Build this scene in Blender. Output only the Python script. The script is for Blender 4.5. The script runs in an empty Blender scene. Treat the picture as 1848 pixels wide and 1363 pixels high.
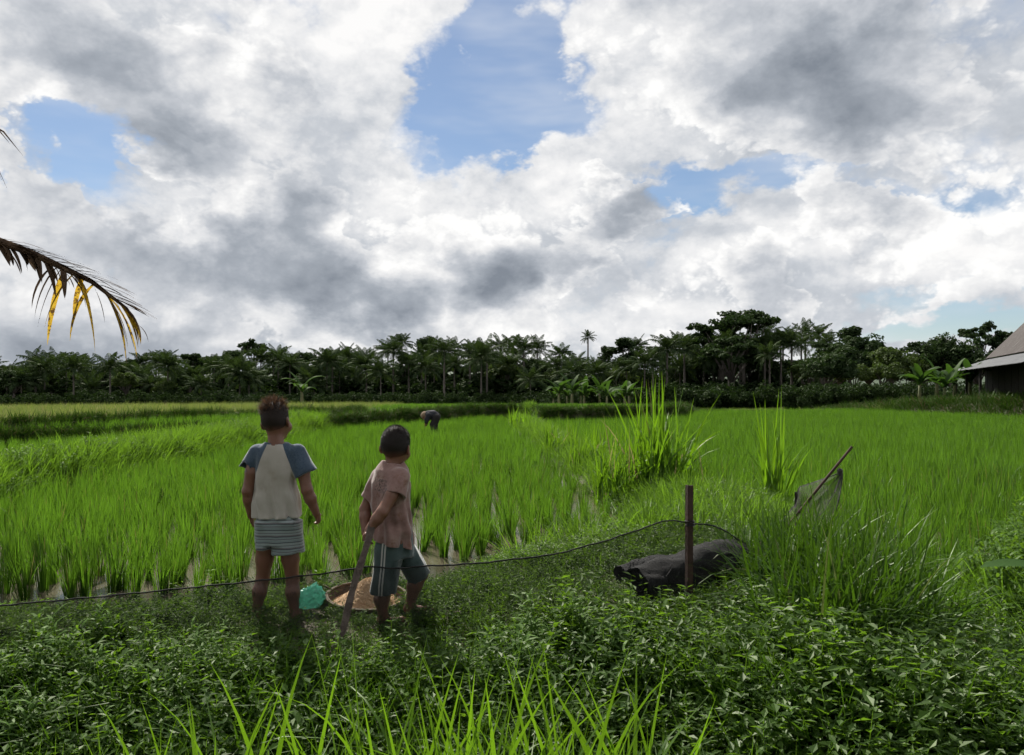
import bpy, bmesh, math, random
import numpy as np
from mathutils import Vector, Matrix

# ------------------------------------------------------------------ camera
SC = bpy.context.scene
COL = SC.collection
F = 1400.0            # focal length in photo pixels
HY = 700.0            # horizon row of the photo
CZ = 1.45             # eye height above the paddy water (z = 0)
cam_d = bpy.data.cameras.new("camera")
cam = bpy.data.objects.new("camera", cam_d)
COL.objects.link(cam)
cam.location = (0, 0, CZ)
cam.rotation_euler = (math.radians(90), 0, 0)
cam_d.sensor_width = 36.0
cam_d.sensor_fit = 'HORIZONTAL'
cam_d.lens = 36.0 * F / 1848.0
cam_d.shift_y = (HY - 681.5) / 1848.0
cam_d.clip_start = 0.05
cam_d.clip_end = 6000
SC.camera = cam
SC.cycles.use_adaptive_sampling = True
SC.cycles.adaptive_threshold = 0.02
SC.cycles.adaptive_min_samples = 12
SC.cycles.max_bounces = 4
SC.cycles.diffuse_bounces = 2
SC.cycles.glossy_bounces = 2
SC.cycles.transmission_bounces = 3
SC.cycles.transparent_max_bounces = 8
SC.cycles.caustics_reflective = False
SC.cycles.caustics_refractive = False

# ------------------------------------------------------------------ light
SUN_EL = math.radians(45)
SUN_AZ = math.radians(-22)      # left of the view direction (+Y)
sun_dir = Vector((math.sin(SUN_AZ) * math.cos(SUN_EL), math.cos(SUN_AZ) * math.cos(SUN_EL), math.sin(SUN_EL)))
sun_d = bpy.data.lights.new("sun", 'SUN')
sun_d.energy = 5.0
sun_d.angle = math.radians(0.55)
sun_d.color = (1.0, 0.95, 0.86)
sun = bpy.data.objects.new("sun", sun_d)
COL.objects.link(sun)
sun.location = sun_dir * 60
sun.rotation_euler = sun_dir.to_track_quat('Z', 'Y').to_euler()

SC.view_settings.view_transform = 'Standard'
SC.view_settings.look = 'None'
SC.view_settings.gamma = 1.0
SC.view_settings.exposure = 0.62
SC.view_settings.use_curve_mapping = False

# ------------------------------------------------------------------ world: blue sky with broken cumulus
W = bpy.data.worlds.new("World")
SC.world = W
W.use_nodes = True
W.cycles.sampling_method = 'MANUAL'
W.cycles.sample_map_resolution = 256
nt = W.node_tree
nt.nodes.clear()
def wn(t, **k):
    n = nt.nodes.new(t)
    for a, b in k.items():
        setattr(n, a, b)
    return n
def wl(a, b):
    nt.links.new(a, b)
def wset(sock, v):
    if isinstance(v, bpy.types.NodeSocket):
        wl(v, sock)
    else:
        sock.default_value = v
def wmath(op, a, b=None, c=None, clamp=False):
    n = wn('ShaderNodeMath', operation=op, use_clamp=clamp)
    wset(n.inputs[0], a)
    if b is not None: wset(n.inputs[1], b)
    if c is not None: wset(n.inputs[2], c)
    return n.outputs[0]
def wvec(op, a, b=None):
    n = wn('ShaderNodeVectorMath', operation=op)
    wset(n.inputs[0], a)
    if b is not None: wset(n.inputs[1], b)
    return n.outputs['Value'] if op in ('LENGTH', 'DOT_PRODUCT') else n.outputs['Vector']
def wrange(v, a, b, c=0.0, d=1.0, smooth=True):
    n = wn('ShaderNodeMapRange', interpolation_type='SMOOTHSTEP' if smooth else 'LINEAR')
    wset(n.inputs['Value'], v)
    n.inputs['From Min'].default_value = a; n.inputs['From Max'].default_value = b
    n.inputs['To Min'].default_value = c; n.inputs['To Max'].default_value = d
    return n.outputs['Result']
def wnoise(vec, scale, detail, rough, lac=2.0, out='Fac'):
    n = wn('ShaderNodeTexNoise', noise_dimensions='3D', normalize=True)
    wl(vec, n.inputs['Vector'])
    n.inputs['Scale'].default_value = scale
    n.inputs['Detail'].default_value = detail
    n.inputs['Roughness'].default_value = rough
    n.inputs['Lacunarity'].default_value = lac
    return n.outputs[out]

tc = wn('ShaderNodeTexCoord').outputs['Generated']
dirn = wvec('NORMALIZE', tc)
# billowy warp so that the cloud masses get cauliflower outlines
stretch = wvec('MULTIPLY', dirn, (1.0, 1.0, 1.55))
w1 = wvec('SUBTRACT', wnoise(stretch, 5.0, 2.0, 0.55, out='Color'), (0.5, 0.5, 0.5))
w2 = wvec('SUBTRACT', wnoise(stretch, 17.0, 4.0, 0.6, out='Color'), (0.5, 0.5, 0.5))
def wscale(v, s):
    n = wn('ShaderNodeVectorMath', operation='SCALE')
    wl(v, n.inputs[0]); n.inputs['Scale'].default_value = s
    return n.outputs['Vector']
warped = wvec('ADD', wvec('ADD', dirn, wscale(w1, 0.16)), wscale(w2, 0.085))

def skydir(px, py):
    return Vector(((px - 924) / F, 1.0, (HY - py) / F)).normalized()
def blobs(items, start=0.0, scale=1.0):
    acc = start
    for px, py, rx, ry, w in items:
        c = skydir(px, py)
        k = F / (1.35 * c.y)
        s = Vector((k / rx, k / rx, k / ry))
        m = wn('ShaderNodeVectorMath', operation='MULTIPLY_ADD')
        wl(warped, m.inputs[0])
        m.inputs[1].default_value = s
        m.inputs[2].default_value = (-c.x * s.x, -c.y * s.y, -c.z * s.z)
        g = wn('ShaderNodeTexGradient', gradient_type='SPHERICAL')
        wl(m.outputs['Vector'], g.inputs['Vector'])
        acc = wmath('MULTIPLY_ADD', g.outputs['Fac'], w * scale, acc)
    return acc

HOLES = [(905, 160, 150, 130, -1.1), (850, 240, 130, 75, -1.0), (965, 60, 75, 110, -1.0), (975, 225, 130, 70, -1.0), (925, 5, 60, 60, -.8),
         (185, 262, 100, 55, -1.0), (115, 225, 55, 36, -.5), (180, 318, 45, 36, -.4), (440, 130, 45, 45, -.85),
         (1290, 352, 190, 30, -.7), (1240, 390, 95, 28, -.75), (1800, 300, 130, 60, -.55), (1700, 345, 140, 32, -.5), (1420, 320, 160, 24, -.45),
         (1620, 590, 300, 34, -.75), (1800, 555, 200, 50, -.65), (1700, 500, 200, 24, -.4), (1065, 105, 50, 40, -.45), (1520, 480, 140, 40, -.2),
         (90, 150, 60, 30, -.3), (760, 170, 35, 80, -.4), (1180, 440, 60, 40, -.25)]
DARK = [(1570, 150, 190, 130, .75), (1480, 70, 170, 80, .35), (1610, 215, 130, 70, .35), (1440, 255, 130, 55, .3),
        (1185, 372, 75, 48, .65), (1110, 395, 80, 40, .35), (1560, 400, 95, 50, .65), (1480, 345, 90, 45, .3),
        (555, 440, 130, 110, .6), (610, 520, 170, 75, .6), (500, 375, 75, 75, .4), (690, 575, 130, 55, .65),
        (320, 505, 220, 70, .45), (190, 470, 160, 70, .3), (890, 490, 75, 70, .75), (940, 535, 50, 45, .4),
        (1355, 510, 70, 65, .5), (1420, 560, 75, 34, .55), (1045, 480, 65, 35, .5), (515, 130, 70, 65, .45),
        (110, 55, 230, 80, .4), (250, 120, 130, 70, .25), (365, 232, 60, 34, .4), (330, 292, 80, 36, .4),
        (60, 600, 330, 75, .55), (340, 600, 170, 45, .45), (1130, 530, 60, 60, .25), (60, 350, 100, 90, .2),
        (700, 120, 230, 170, -.35), (560, 10, 200, 80, -.35), (290, 385, 150, 70, -.3), (740, 400, 170, 90, -.3),
        (100, 250, 80, 70, -.3), (1150, 260, 260, 80, -.4), (1080, 560, 90, 60, -.3), (1270, 440, 130, 50, -.25),
        (850, 330, 250, 60, -.25), (1100, 60, 160, 80, -.3), (800, 570, 100, 60, -.2), (1750, 450, 150, 60, -.15)]
fb = wnoise(stretch, 4.2, 8.0, 0.54)
up = wvec('ADD', stretch, tuple(Vector((sun_dir.x * 0.035, 0.0, 0.075))))
fb_up = wnoise(up, 4.2, 5.0, 0.54)
fine = wnoise(stretch, 13.0, 6.0, 0.58)
fine_up = wnoise(wvec('ADD', stretch, (-0.006, 0.0, 0.022)), 13.0, 5.0, 0.58)
def wvoro(vec, scale, detail):
    n = wn('ShaderNodeTexVoronoi', voronoi_dimensions='3D', feature='F1', normalize=True)
    wl(vec, n.inputs['Vector'])
    n.inputs['Scale'].default_value = scale
    n.inputs['Detail'].default_value = detail
    n.inputs['Roughness'].default_value = 0.62
    n.inputs['Lacunarity'].default_value = 2.2
    return n.outputs['Distance']
wmild = wvec('ADD', wvec('MULTIPLY', dirn, (1.0, 1.0, 1.3)), wscale(w1, 0.05))
wm2 = wvec('ADD', wmild, wscale(w2, 0.03))
puff = wmath('SUBTRACT', 0.40, wvoro(wm2, 8.0, 4.0))
low = wnoise(wvec('MULTIPLY', dirn, (1, 1, 3.2)), 2.6, 3.0, 0.5)

cov = blobs(HOLES, 0.645)
cov = wmath('MULTIPLY_ADD', wmath('SUBTRACT', fb, 0.5), 1.5, cov)
cov = wmath('MULTIPLY_ADD', wmath('SUBTRACT', fine, 0.5), 0.35, cov)
cov = wmath('MULTIPLY_ADD', puff, 1.1, cov)
alpha = wrange(cov, 0.16, 0.60)
relief = wmath('MULTIPLY_ADD', wmath('SUBTRACT', fb_up, fb), 1.25, wmath('MULTIPLY', wmath('SUBTRACT', fine_up, fine), 1.0))
# soft bright sheet behind
shade = wmath('MULTIPLY_ADD', relief, 0.75, 0.40)
shade = wmath('MULTIPLY_ADD', wmath('SUBTRACT', low, 0.5), 0.8, shade)
shade = wmath('MULTIPLY_ADD', puff, -1.25, shade)
core = blobs(DARK, 0.0, 1.0)
shade = wmath('MULTIPLY_ADD', core, 0.38, shade)
shade = wrange(shade, -0.10, 1.0, smooth=False)
def cloud_ramp(fac, stops):
    rp_ = wn('ShaderNodeValToRGB')
    wl(fac, rp_.inputs['Fac'])
    el = rp_.color_ramp.elements
    while len(el) < len(stops): el.new(0.5)
    for q, (p, c) in zip(el, stops): q.position = p; q.color = c + (1,)
    return rp_.outputs['Color']
sheet = cloud_ramp(shade, [(0.0, (0.64, 0.635, 0.63)), (0.22, (0.53, 0.535, 0.545)), (0.45, (0.38, 0.40, 0.43)), (1.0, (0.22, 0.245, 0.28))])
# cumulus in front: white rims where they are thin, grey where they are thick and hide the sun
fb2 = wnoise(wvec('ADD', wmild, (3.1, 1.7, 5.3)), 5.2, 7.0, 0.52)
dens = wmath('MULTIPLY_ADD', wmath('SUBTRACT', fb2, 0.5), 1.25, wmath('MULTIPLY_ADD', core, 0.78, 0.36))
dens = wmath('MULTIPLY_ADD', puff, 1.35, dens)
cum_a = wrange(dens, 0.42, 0.54)
thick = wmath('MULTIPLY_ADD', relief, 0.35, wmath('MULTIPLY_ADD', puff, -2.2, dens))
cumul = cloud_ramp(wrange(thick, 0.17, 1.0, smooth=False), [(0.0, (0.66, 0.657, 0.65)), (0.13, (0.55, 0.552, 0.557)), (0.36, (0.375, 0.392, 0.42)), (0.62, (0.255, 0.277, 0.31)), (1.0, (0.15, 0.17, 0.20))])
# thin high veil over the blue
veil = wrange(wnoise(wvec('MULTIPLY', dirn, (1.0, 1.0, 4.0)), 3.0, 4.0, 0.6), 0.36, 0.75, 0.06, 0.6)
sky = wn('ShaderNodeTexSky', sky_type='NISHITA')
sky.sun_disc = False
sky.sun_elevation = SUN_EL
sky.sun_rotation = SUN_AZ
sky.air_density = 1.0
sky.dust_density = 0.2
sky.ozone_density = 3.0
def wmix(fac, a, b):
    n = wn('ShaderNodeMix', data_type='RGBA')
    wset(n.inputs['Factor'], fac); wset(n.inputs[6], a); wset(n.inputs[7], b)
    return n.outputs[2]
SKY_K = 0.06
blue = wmix(veil, sky.outputs['Color'], (0.47 / SKY_K, 0.50 / SKY_K, 0.55 / SKY_K, 1))
cloudc = wvec('SCALE', wmix(cum_a, sheet, cumul))
cloudc.node.inputs['Scale'].default_value = 1.0 / SKY_K
final = wmix(wmath('MAXIMUM', alpha, wmath('MULTIPLY', cum_a, wrange(cov, 0.06, 0.40))), blue, cloudc)
bg = wn('ShaderNodeBackground')
wl(final, bg.inputs['Color'])
bg.inputs['Strength'].default_value = SKY_K
wo = wn('ShaderNodeOutputWorld')
wl(bg.outputs['Background'], wo.inputs['Surface'])

# ------------------------------------------------------------------ helpers
RNG = np.random.default_rng(7)
def P(px, py, Y):
    """point seen at photo pixel (px, py) when it stands Y metres in front of the camera"""
    return Vector(((px - 924) / F * Y, Y, CZ - (py - HY) / F * Y))

def mesh_np(name, V, quads=None, tris=None, mats=(), smooth=False, midx=None):
    me = bpy.data.meshes.new(name)
    V = np.asarray(V, dtype=np.float32).reshape(-1, 3)
    q = np.zeros((0, 4), np.int32) if quads is None else np.asarray(quads, np.int32).reshape(-1, 4)
    t = np.zeros((0, 3), np.int32) if tris is None else np.asarray(tris, np.int32).reshape(-1, 3)
    me.vertices.add(len(V)); me.vertices.foreach_set('co', V.ravel())
    idx = np.concatenate([q.ravel(), t.ravel()]).astype(np.int32)
    me.loops.add(len(idx)); me.loops.foreach_set('vertex_index', idx)
    n = len(q) + len(t)
    starts = np.concatenate([np.arange(len(q)) * 4, len(q) * 4 + np.arange(len(t)) * 3]).astype(np.int32)
    me.polygons.add(n)
    me.polygons.foreach_set('loop_start', starts)
    me.polygons.foreach_set('use_smooth', np.full(n, smooth, dtype=bool))
    for m in mats: me.materials.append(m)
    if midx is not None: me.polygons.foreach_set('material_index', np.asarray(midx, np.int32))
    me.update(calc_edges=True)
    me.validate()
    return me

def link(name, me, parent=None, loc=None):
    o = bpy.data.objects.new(name, me)
    COL.objects.link(o)
    if parent is not None: o.parent = parent
    if loc is not None: o.location = loc
    return o
def tag(o, label=None, cat=None, group=None, kind=None):
    if label: o['label'] = label
    if cat: o['category'] = cat
    if group: o['group'] = group
    if kind: o['kind'] = kind
    return o
def thing(name, label, cat, loc=(0, 0, 0), rz=0.0, group=None):
    o = bpy.data.objects.new(name, None)
    COL.objects.link(o)
    o.location = loc; o.rotation_euler = (0, 0, rz)
    o.empty_display_size = 0.1
    return tag(o, label, cat, group)
def copy_tree(o, parent=None):
    c = o.copy(); COL.objects.link(c); c.parent = parent
    for ch in o.children: copy_tree(ch, c)
    return c

class Geo:
    """collects faces of one mesh"""
    def __init__(s): s.V = []; s.Q = []; s.T = []; s.n = 0; s.qm = []; s.tm = []
    def add(s, V, Q=None, T=None, m=0):
        V = np.asarray(V, float).reshape(-1, 3)
        s.V.append(V)
        if Q is not None and len(Q):
            s.Q.append(np.asarray(Q, int).reshape(-1, 4) + s.n); s.qm += [m] * len(s.Q[-1])
        if T is not None and len(T):
            s.T.append(np.asarray(T, int).reshape(-1, 3) + s.n); s.tm += [m] * len(s.T[-1])
        s.n += len(V)
    def tube(s, pts, radii, seg=8, cap=True, m=0, flat=None):
        pts = [Vector(p) for p in pts]
        if not hasattr(radii, '__len__'): radii = [radii] * len(pts)
        rings = []
        prev = None
        for i, p in enumerate(pts):
            d = (pts[min(i + 1, len(pts) - 1)] - pts[max(i - 1, 0)]).normalized()
            if prev is None:
                u = d.orthogonal().normalized() if abs(d.z) < .9 else Vector((1, 0, 0))
            else: u = prev
            u = (u - d * u.dot(d)).normalized(); v = d.cross(u); prev = u
            for k in range(seg):
                a = 2 * math.pi * k / seg
                f = 1.0 if flat is None else flat
                rings.append(p + u * math.cos(a) * radii[i] + v * math.sin(a) * radii[i] * f)
        Q = []
        for i in range(len(pts) - 1):
            for k in range(seg):
                a = i * seg + k; b = i * seg + (k + 1) % seg
                Q.append((a, b, b + seg, a + seg))
        T = []
        if cap:
            n = len(rings); rings += [pts[0], pts[-1]]
            L = (len(pts) - 1) * seg
            for k in range(seg):
                T.append((n, (k + 1) % seg, k)); T.append((n + 1, L + k, L + (k + 1) % seg))
        s.add([tuple(r) for r in rings], Q, T, m)
    def box(s, lo, hi, m=0, M=None):
        x0, y0, z0 = lo; x1, y1, z1 = hi
        V = [Vector(p) for p in ((x0,y0,z0),(x1,y0,z0),(x1,y1,z0),(x0,y1,z0),(x0,y0,z1),(x1,y0,z1),(x1,y1,z1),(x0,y1,z1))]
        if M is not None: V = [M @ v for v in V]
        s.add([tuple(v) for v in V], [(0,3,2,1),(4,5,6,7),(0,1,5,4),(1,2,6,5),(2,3,7,6),(3,0,4,7)], m=m)
    def mesh(s, name, mats, smooth=False):
        return mesh_np(name, np.concatenate(s.V), np.concatenate(s.Q) if s.Q else None,
                       np.concatenate(s.T) if s.T else None, mats, smooth, s.qm + s.tm)

def blades(base, az, lean0, lean1, L, Wd, S=4, power=1.3, twist=0.0, tipw=0.0, roll=0.0):
    """ribbon leaves: N blades at once -> V, Q, T"""
    base = np.asarray(base, float).reshape(-1, 3); N = len(base)
    f = lambda a: np.broadcast_to(np.asarray(a, float), (N,))
    az, lean0, lean1, L, Wd, twist, roll = map(f, (az, lean0, lean1, L, Wd, twist, roll))
    t = np.linspace(0, 1, S + 1)
    tm = (t[:-1] + t[1:]) / 2
    ang = lean0[:, None] + (lean1 - lean0)[:, None] * tm[None] ** power
    ds = (L / S)[:, None]
    r = np.concatenate([np.zeros((N, 1)), np.cumsum(np.sin(ang) * ds, 1)], 1)
    z = np.concatenate([np.zeros((N, 1)), np.cumsum(np.cos(ang) * ds, 1)], 1)
    ca, sa = np.cos(az)[:, None], np.sin(az)[:, None]
    pos = np.stack([base[:, :1] + r * ca, base[:, 1:2] + r * sa, base[:, 2:] + z], -1)
    tw = az[:, None] + roll[:, None] + twist[:, None] * t[None]
    side = np.stack([-np.sin(tw), np.cos(tw), np.zeros_like(tw)], -1)
    prof = (0.55 + 0.45 * np.minimum(1, t * 3.5)) * (1 - t ** 2.4) + tipw
    w = (Wd[:, None] * 0.5 * prof[None])[..., None]
    A = pos - side * w; B = pos + side * w
    per = 2 * S + 1
    V = np.zeros((N, per, 3))
    V[:, 0:2 * S:2] = A[:, :S]; V[:, 1:2 * S:2] = B[:, :S]; V[:, 2 * S] = pos[:, S]
    o = (np.arange(N) * per)[:, None]
    Q = np.concatenate([o + np.array([[2 * i, 2 * i + 1, 2 * i + 3, 2 * i + 2]]) for i in range(S - 1)], 0) if S > 1 else None
    T = o + np.array([[2 * S - 2, 2 * S - 1, 2 * S]])
    return V.reshape(-1, 3), Q, T

# ------------------------------------------------------------------ materials
def newmat(name):
    m = bpy.data.materials.new(name); m.use_nodes = True
    m.node_tree.nodes.clear()
    return m
class N:
    def __init__(s, m): s.t = m.node_tree
    def n(s, typ, ins=None, **k):
        x = s.t.nodes.new(typ)
        for a, b in k.items(): setattr(x, a, b)
        for key, v in (ins or {}).items():
            if isinstance(v, bpy.types.NodeSocket): s.t.links.new(v, x.inputs[key])
            else: x.inputs[key].default_value = v
        return x
    def ramp(s, fac, stops, interp='LINEAR'):
        r = s.n('ShaderNodeValToRGB', {'Fac': fac})
        e = r.color_ramp.elements; r.color_ramp.interpolation = interp
        while len(e) < len(stops): e.new(0.5)
        for el, (p, c) in zip(e, stops):
            el.position = p; el.color = tuple(c) + ((1,) if len(c) == 3 else ())
        return r.outputs['Color']
    def mix(s, fac, a, b, blend='MIX'):
        x = s.n('ShaderNodeMix', {'Factor': fac, 6: a, 7: b}, data_type='RGBA', blend_type=blend)
        return x.outputs[2]
    def noise(s, scale, detail=3, rough=.5, vec=None, out='Fac'):
        ins = {'Scale': scale, 'Detail': detail, 'Roughness': rough}
        if vec is not None: ins['Vector'] = vec
        return s.n('ShaderNodeTexNoise', ins).outputs[out]
    def out(s, surf): s.n('ShaderNodeOutputMaterial', {'Surface': surf})
    def math(s, op, a, b=0.0, c=0.0):
        x = s.n('ShaderNodeMath', {0: a, 1: b, 2: c}, operation=op); return x.outputs[0]
    def coord(s, which='Object'): return s.n('ShaderNodeTexCoord').outputs[which]
    def bump(s, h, strength=.3, dist=.01):
        return s.n('ShaderNodeBump', {'Height': h, 'Strength': strength, 'Distance': dist}).outputs['Normal']
def c4(c): return tuple(c) + (1.0,)

def leaf_mat(name, dark, light, trans, tfac=0.45, gloss=0.08, rough=0.35, patch=0.6, dry=None, dryfac=0.0):
    """thin leaf: reflects, lets light through, waxy sheen; every plant a shade of its own"""
    m = newmat(name); k = N(m)
    rnd = k.n('ShaderNodeObjectInfo').outputs['Random']
    geo = k.n('ShaderNodeNewGeometry')
    big = k.noise(patch, 3, .6, geo.outputs['Position'])
    isl = geo.outputs['Random Per Island']
    v = k.math('ADD', k.math('MULTIPLY', rnd, 0.40), k.math('ADD', k.math('MULTIPLY', isl, 0.5), k.math('MULTIPLY', k.math('SUBTRACT', big, .35), 0.9)))
    v = k.math('MULTIPLY', v, 0.85)
    col = k.mix(v, c4(dark), c4(light))
    tcol = k.mix(v, c4([c * .45 for c in trans]), c4([c * 1.15 for c in trans]))
    if dry is not None:
        sel = k.n('ShaderNodeMapRange', {'Value': isl, 'From Min': 1 - dryfac, 'From Max': 1 - dryfac + .02}).outputs['Result']
        col = k.mix(sel, col, c4(dry)); tcol = k.mix(sel, tcol, c4(dry))
    d = k.n('ShaderNodeBsdfDiffuse', {'Color': col}).outputs[0]
    t = k.n('ShaderNodeBsdfTranslucent', {'Color': tcol}).outputs[0]
    s = k.n('ShaderNodeMixShader', {0: tfac, 1: d, 2: t}).outputs[0]
    g = k.n('ShaderNodeBsdfGlossy', {'Color': (.9, .95, .8, 1), 'Roughness': rough + .06}).outputs[0]
    fr = k.n('ShaderNodeFresnel', {'IOR': 1.38}).outputs[0]
    f = k.math('MINIMUM', k.math('MULTIPLY', fr, gloss / 0.05), gloss * 2.2)
    s = k.n('ShaderNodeMixShader', {0: f, 1: s, 2: g}).outputs[0]
    k.out(s)
    return m
def plain(name, col, col2=None, scale=8, rough=.8, bump=0.0, bscale=60, spec=.3, detail=4, sss=0.0, coord='Object', lo=.35, hi=.65):
    m = newmat(name); k = N(m)
    vec = k.coord(coord)
    base = c4(col)
    if col2 is not None:
        f = k.noise(scale, detail, .6, vec)
        base = k.ramp(f, [(lo, col), (hi, col2)])
    ins = {'Base Color': base, 'Roughness': rough, 'Specular IOR Level': spec}
    if bump > 0: ins['Normal'] = k.bump(k.noise(bscale, 4, .6, vec), bump, .01)
    if sss > 0:
        ins['Subsurface Weight'] = sss; ins['Subsurface Radius'] = (.012, .004, .002); ins['Subsurface Scale'] = 1.0
    k.out(k.n('ShaderNodeBsdfPrincipled', ins).outputs[0])
    return m

M = {}
M['rice'] = leaf_mat('rice_leaf', (.014, .044, .007), (.050, .122, .014), (.145, .315, .018), .46, .018, .42, .35, (.20, .20, .05), .035)
M['rice_far'] = M['rice']
M['grass'] = leaf_mat('grass_leaf', (.04, .095, .014), (.095, .18, .028), (.19, .37, .022), .45, .012, .45, .5, (.22, .19, .08), .025)
M['wild'] = leaf_mat('wild_grass_leaf', (.07, .11, .03), (.15, .19, .06), (.24, .32, .05), .42, .02, .45, .25, (.30, .25, .12), .12)
M['bank'] = leaf_mat('shade_dark_bank_leaf', (.022, .05, .01), (.05, .10, .016), (.05, .11, .008), .25, .01, .5, .5, (.10, .085, .04), .08)  # leaf colour darkened for the shade on banks facing away from the sun
M['weed'] = leaf_mat('weed_leaf', (.020, .052, .011), (.066, .122, .021), (.16, .31, .015), .42, .010, .42, 1.2, (.16, .12, .06), .03)
M['weedlance'] = leaf_mat('lance_weed_leaf', (.05, .10, .025), (.10, .18, .04), (.17, .32, .02), .38, .006, .42, 1.0)
M['blade'] = leaf_mat('tall_grass_blade', (.035, .085, .012), (.09, .175, .022), (.20, .40, .012), .46, .02, .42, .9, (.24, .20, .09), .05)
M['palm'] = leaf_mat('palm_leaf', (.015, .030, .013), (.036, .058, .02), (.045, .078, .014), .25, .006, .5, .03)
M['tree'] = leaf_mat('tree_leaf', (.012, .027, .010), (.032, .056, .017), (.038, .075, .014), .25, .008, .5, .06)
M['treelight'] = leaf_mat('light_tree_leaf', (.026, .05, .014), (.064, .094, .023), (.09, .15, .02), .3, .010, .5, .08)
M['banana'] = leaf_mat('banana_leaf', (.022, .05, .018), (.048, .085, .028), (.07, .155, .016), .33, .006, .5, .3)
M['mass'] = leaf_mat('shade_dark_long_leaf', (.020, .052, .010), (.055, .115, .018), (.095, .21, .010), .30, .014, .4, 1.2, (.2, .17, .09), .03)  # leaf colour kept darker to carry the shaded side of the mound
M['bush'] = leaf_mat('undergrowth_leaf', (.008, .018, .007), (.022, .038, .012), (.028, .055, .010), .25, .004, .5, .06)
M['bark'] = plain('bark', (.07, .06, .05), (.14, .125, .11), 6, .9, .5, 40)
M['mud'] = plain('mud_ground', (.055, .045, .03), (.10, .085, .055), 3, .85, .4, 30, coord='Object')

# ------------------------------------------------------------------ terrain
def sdpoly(x, y, Pg):
    """signed distance, positive inside"""
    x = np.asarray(x, float); y = np.asarray(y, float)
    d = np.full(x.shape, 1e9); inside = np.zeros(x.shape, bool)
    n = len(Pg)
    for i in range(n):
        x0, y0 = Pg[i]; x1, y1 = Pg[(i + 1) % n]
        ex, ey = x1 - x0, y1 - y0
        wx, wy = x - x0, y - y0
        tt = np.clip((wx * ex + wy * ey) / (ex * ex + ey * ey), 0, 1)
        d = np.minimum(d, np.hypot(wx - ex * tt, wy - ey * tt))
        if y0 != y1:
            c = ((y0 > y) != (y1 > y)) & (x < (x1 - x0) * (y - y0) / (y1 - y0) + x0)
            inside ^= c
    return np.where(inside, d, -d)
def sstep(a, b, v):
    t = np.clip((v - a) / (b - a), 0, 1); return t * t * (3 - 2 * t)
def vnoise(x, y, s, seed=0):
    """cheap smooth value noise in -1..1"""
    x = np.asarray(x, float) * s + 37.1 * seed; y = np.asarray(y, float) * s - 11.7 * seed
    xi, yi = np.floor(x), np.floor(y); fx, fy = x - xi, y - yi
    fx = fx * fx * (3 - 2 * fx); fy = fy * fy * (3 - 2 * fy)
    h = lambda a, b: np.modf(np.abs(np.sin(a * 127.1 + b * 311.7) * 43758.5453))[0] * 2 - 1
    return (h(xi, yi) * (1 - fx) + h(xi + 1, yi) * fx) * (1 - fy) + (h(xi, yi + 1) * (1 - fx) + h(xi + 1, yi + 1) * fx) * fy
def pathx(y): return 1.7 - (y - 7) * .055

BUND = [(-14, 2.7), (-2, 2.75), (.4, 2.7), (.8, 2.2), (2.3, 2.3), (2.4, 3.5), (2.42, 4.6), (2.4, 5.6), (2.75, 6.6), (3.0, 7.6), (2.9, 8.6),
        (2.05, 9.8), (pathx(15) + .45, 15), (pathx(34) + .5, 34), (pathx(34) - .5, 34), (pathx(15) - .42, 15), (1.25, 8.2), (1.05, 7.3), (.37, 6.75), (-.35, 6.1), (-.75, 5.25),
        (-1.5, 4.9), (-3.35, 4.72), (-14, 4.65)]
RBANK = [(2.8, 2.0), (2.72, 4.0), (3.05, 5.0), (4.2, 6.3), (6, 7.5), (14, 8), (14, 1.0), (2.8, 1.0)]
LBUND = [(-6.75, 4.5), (-5.95, 4.5), (-5.95, 22.6), (-5.5, 23.6), (-6.9, 24.5)]
FIELD2 = [(-60, 5), (-6.4, 5), (-6.4, 24), (-60, 24)]
T2 = [(-6, 23), (-30, -5.8), (-60, -5.8), (-60, 60), (-6, 60)]
T1 = [(-5.2, 27), (-6, 28), (-9.1, 23.8), (-11.3, 17.4), (-30, -4.8), (-60, -4.8), (-60, 400), (-5, 400)]
T3 = [(-6, 23), (-1.1, 34), (.3, 35), (1.2, 29.5), (7, 33), (8.5, 37), (8.5, 400), (-6, 400)]
T4 = [(7, 36), (10, 41), (16, 42), (18, 43), (18, 400), (7, 400)]
T5 = [(17, 42.5), (60, 40), (60, 400), (17, 400)]
MOUND = [(19.5, 43), (22, 37), (24, 31), (40, 25), (70, 25), (70, 60), (19.5, 60)]
NEARG = [(-14, -30), (14, -30), (14, 2.15), (-14, 2.15)]
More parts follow.
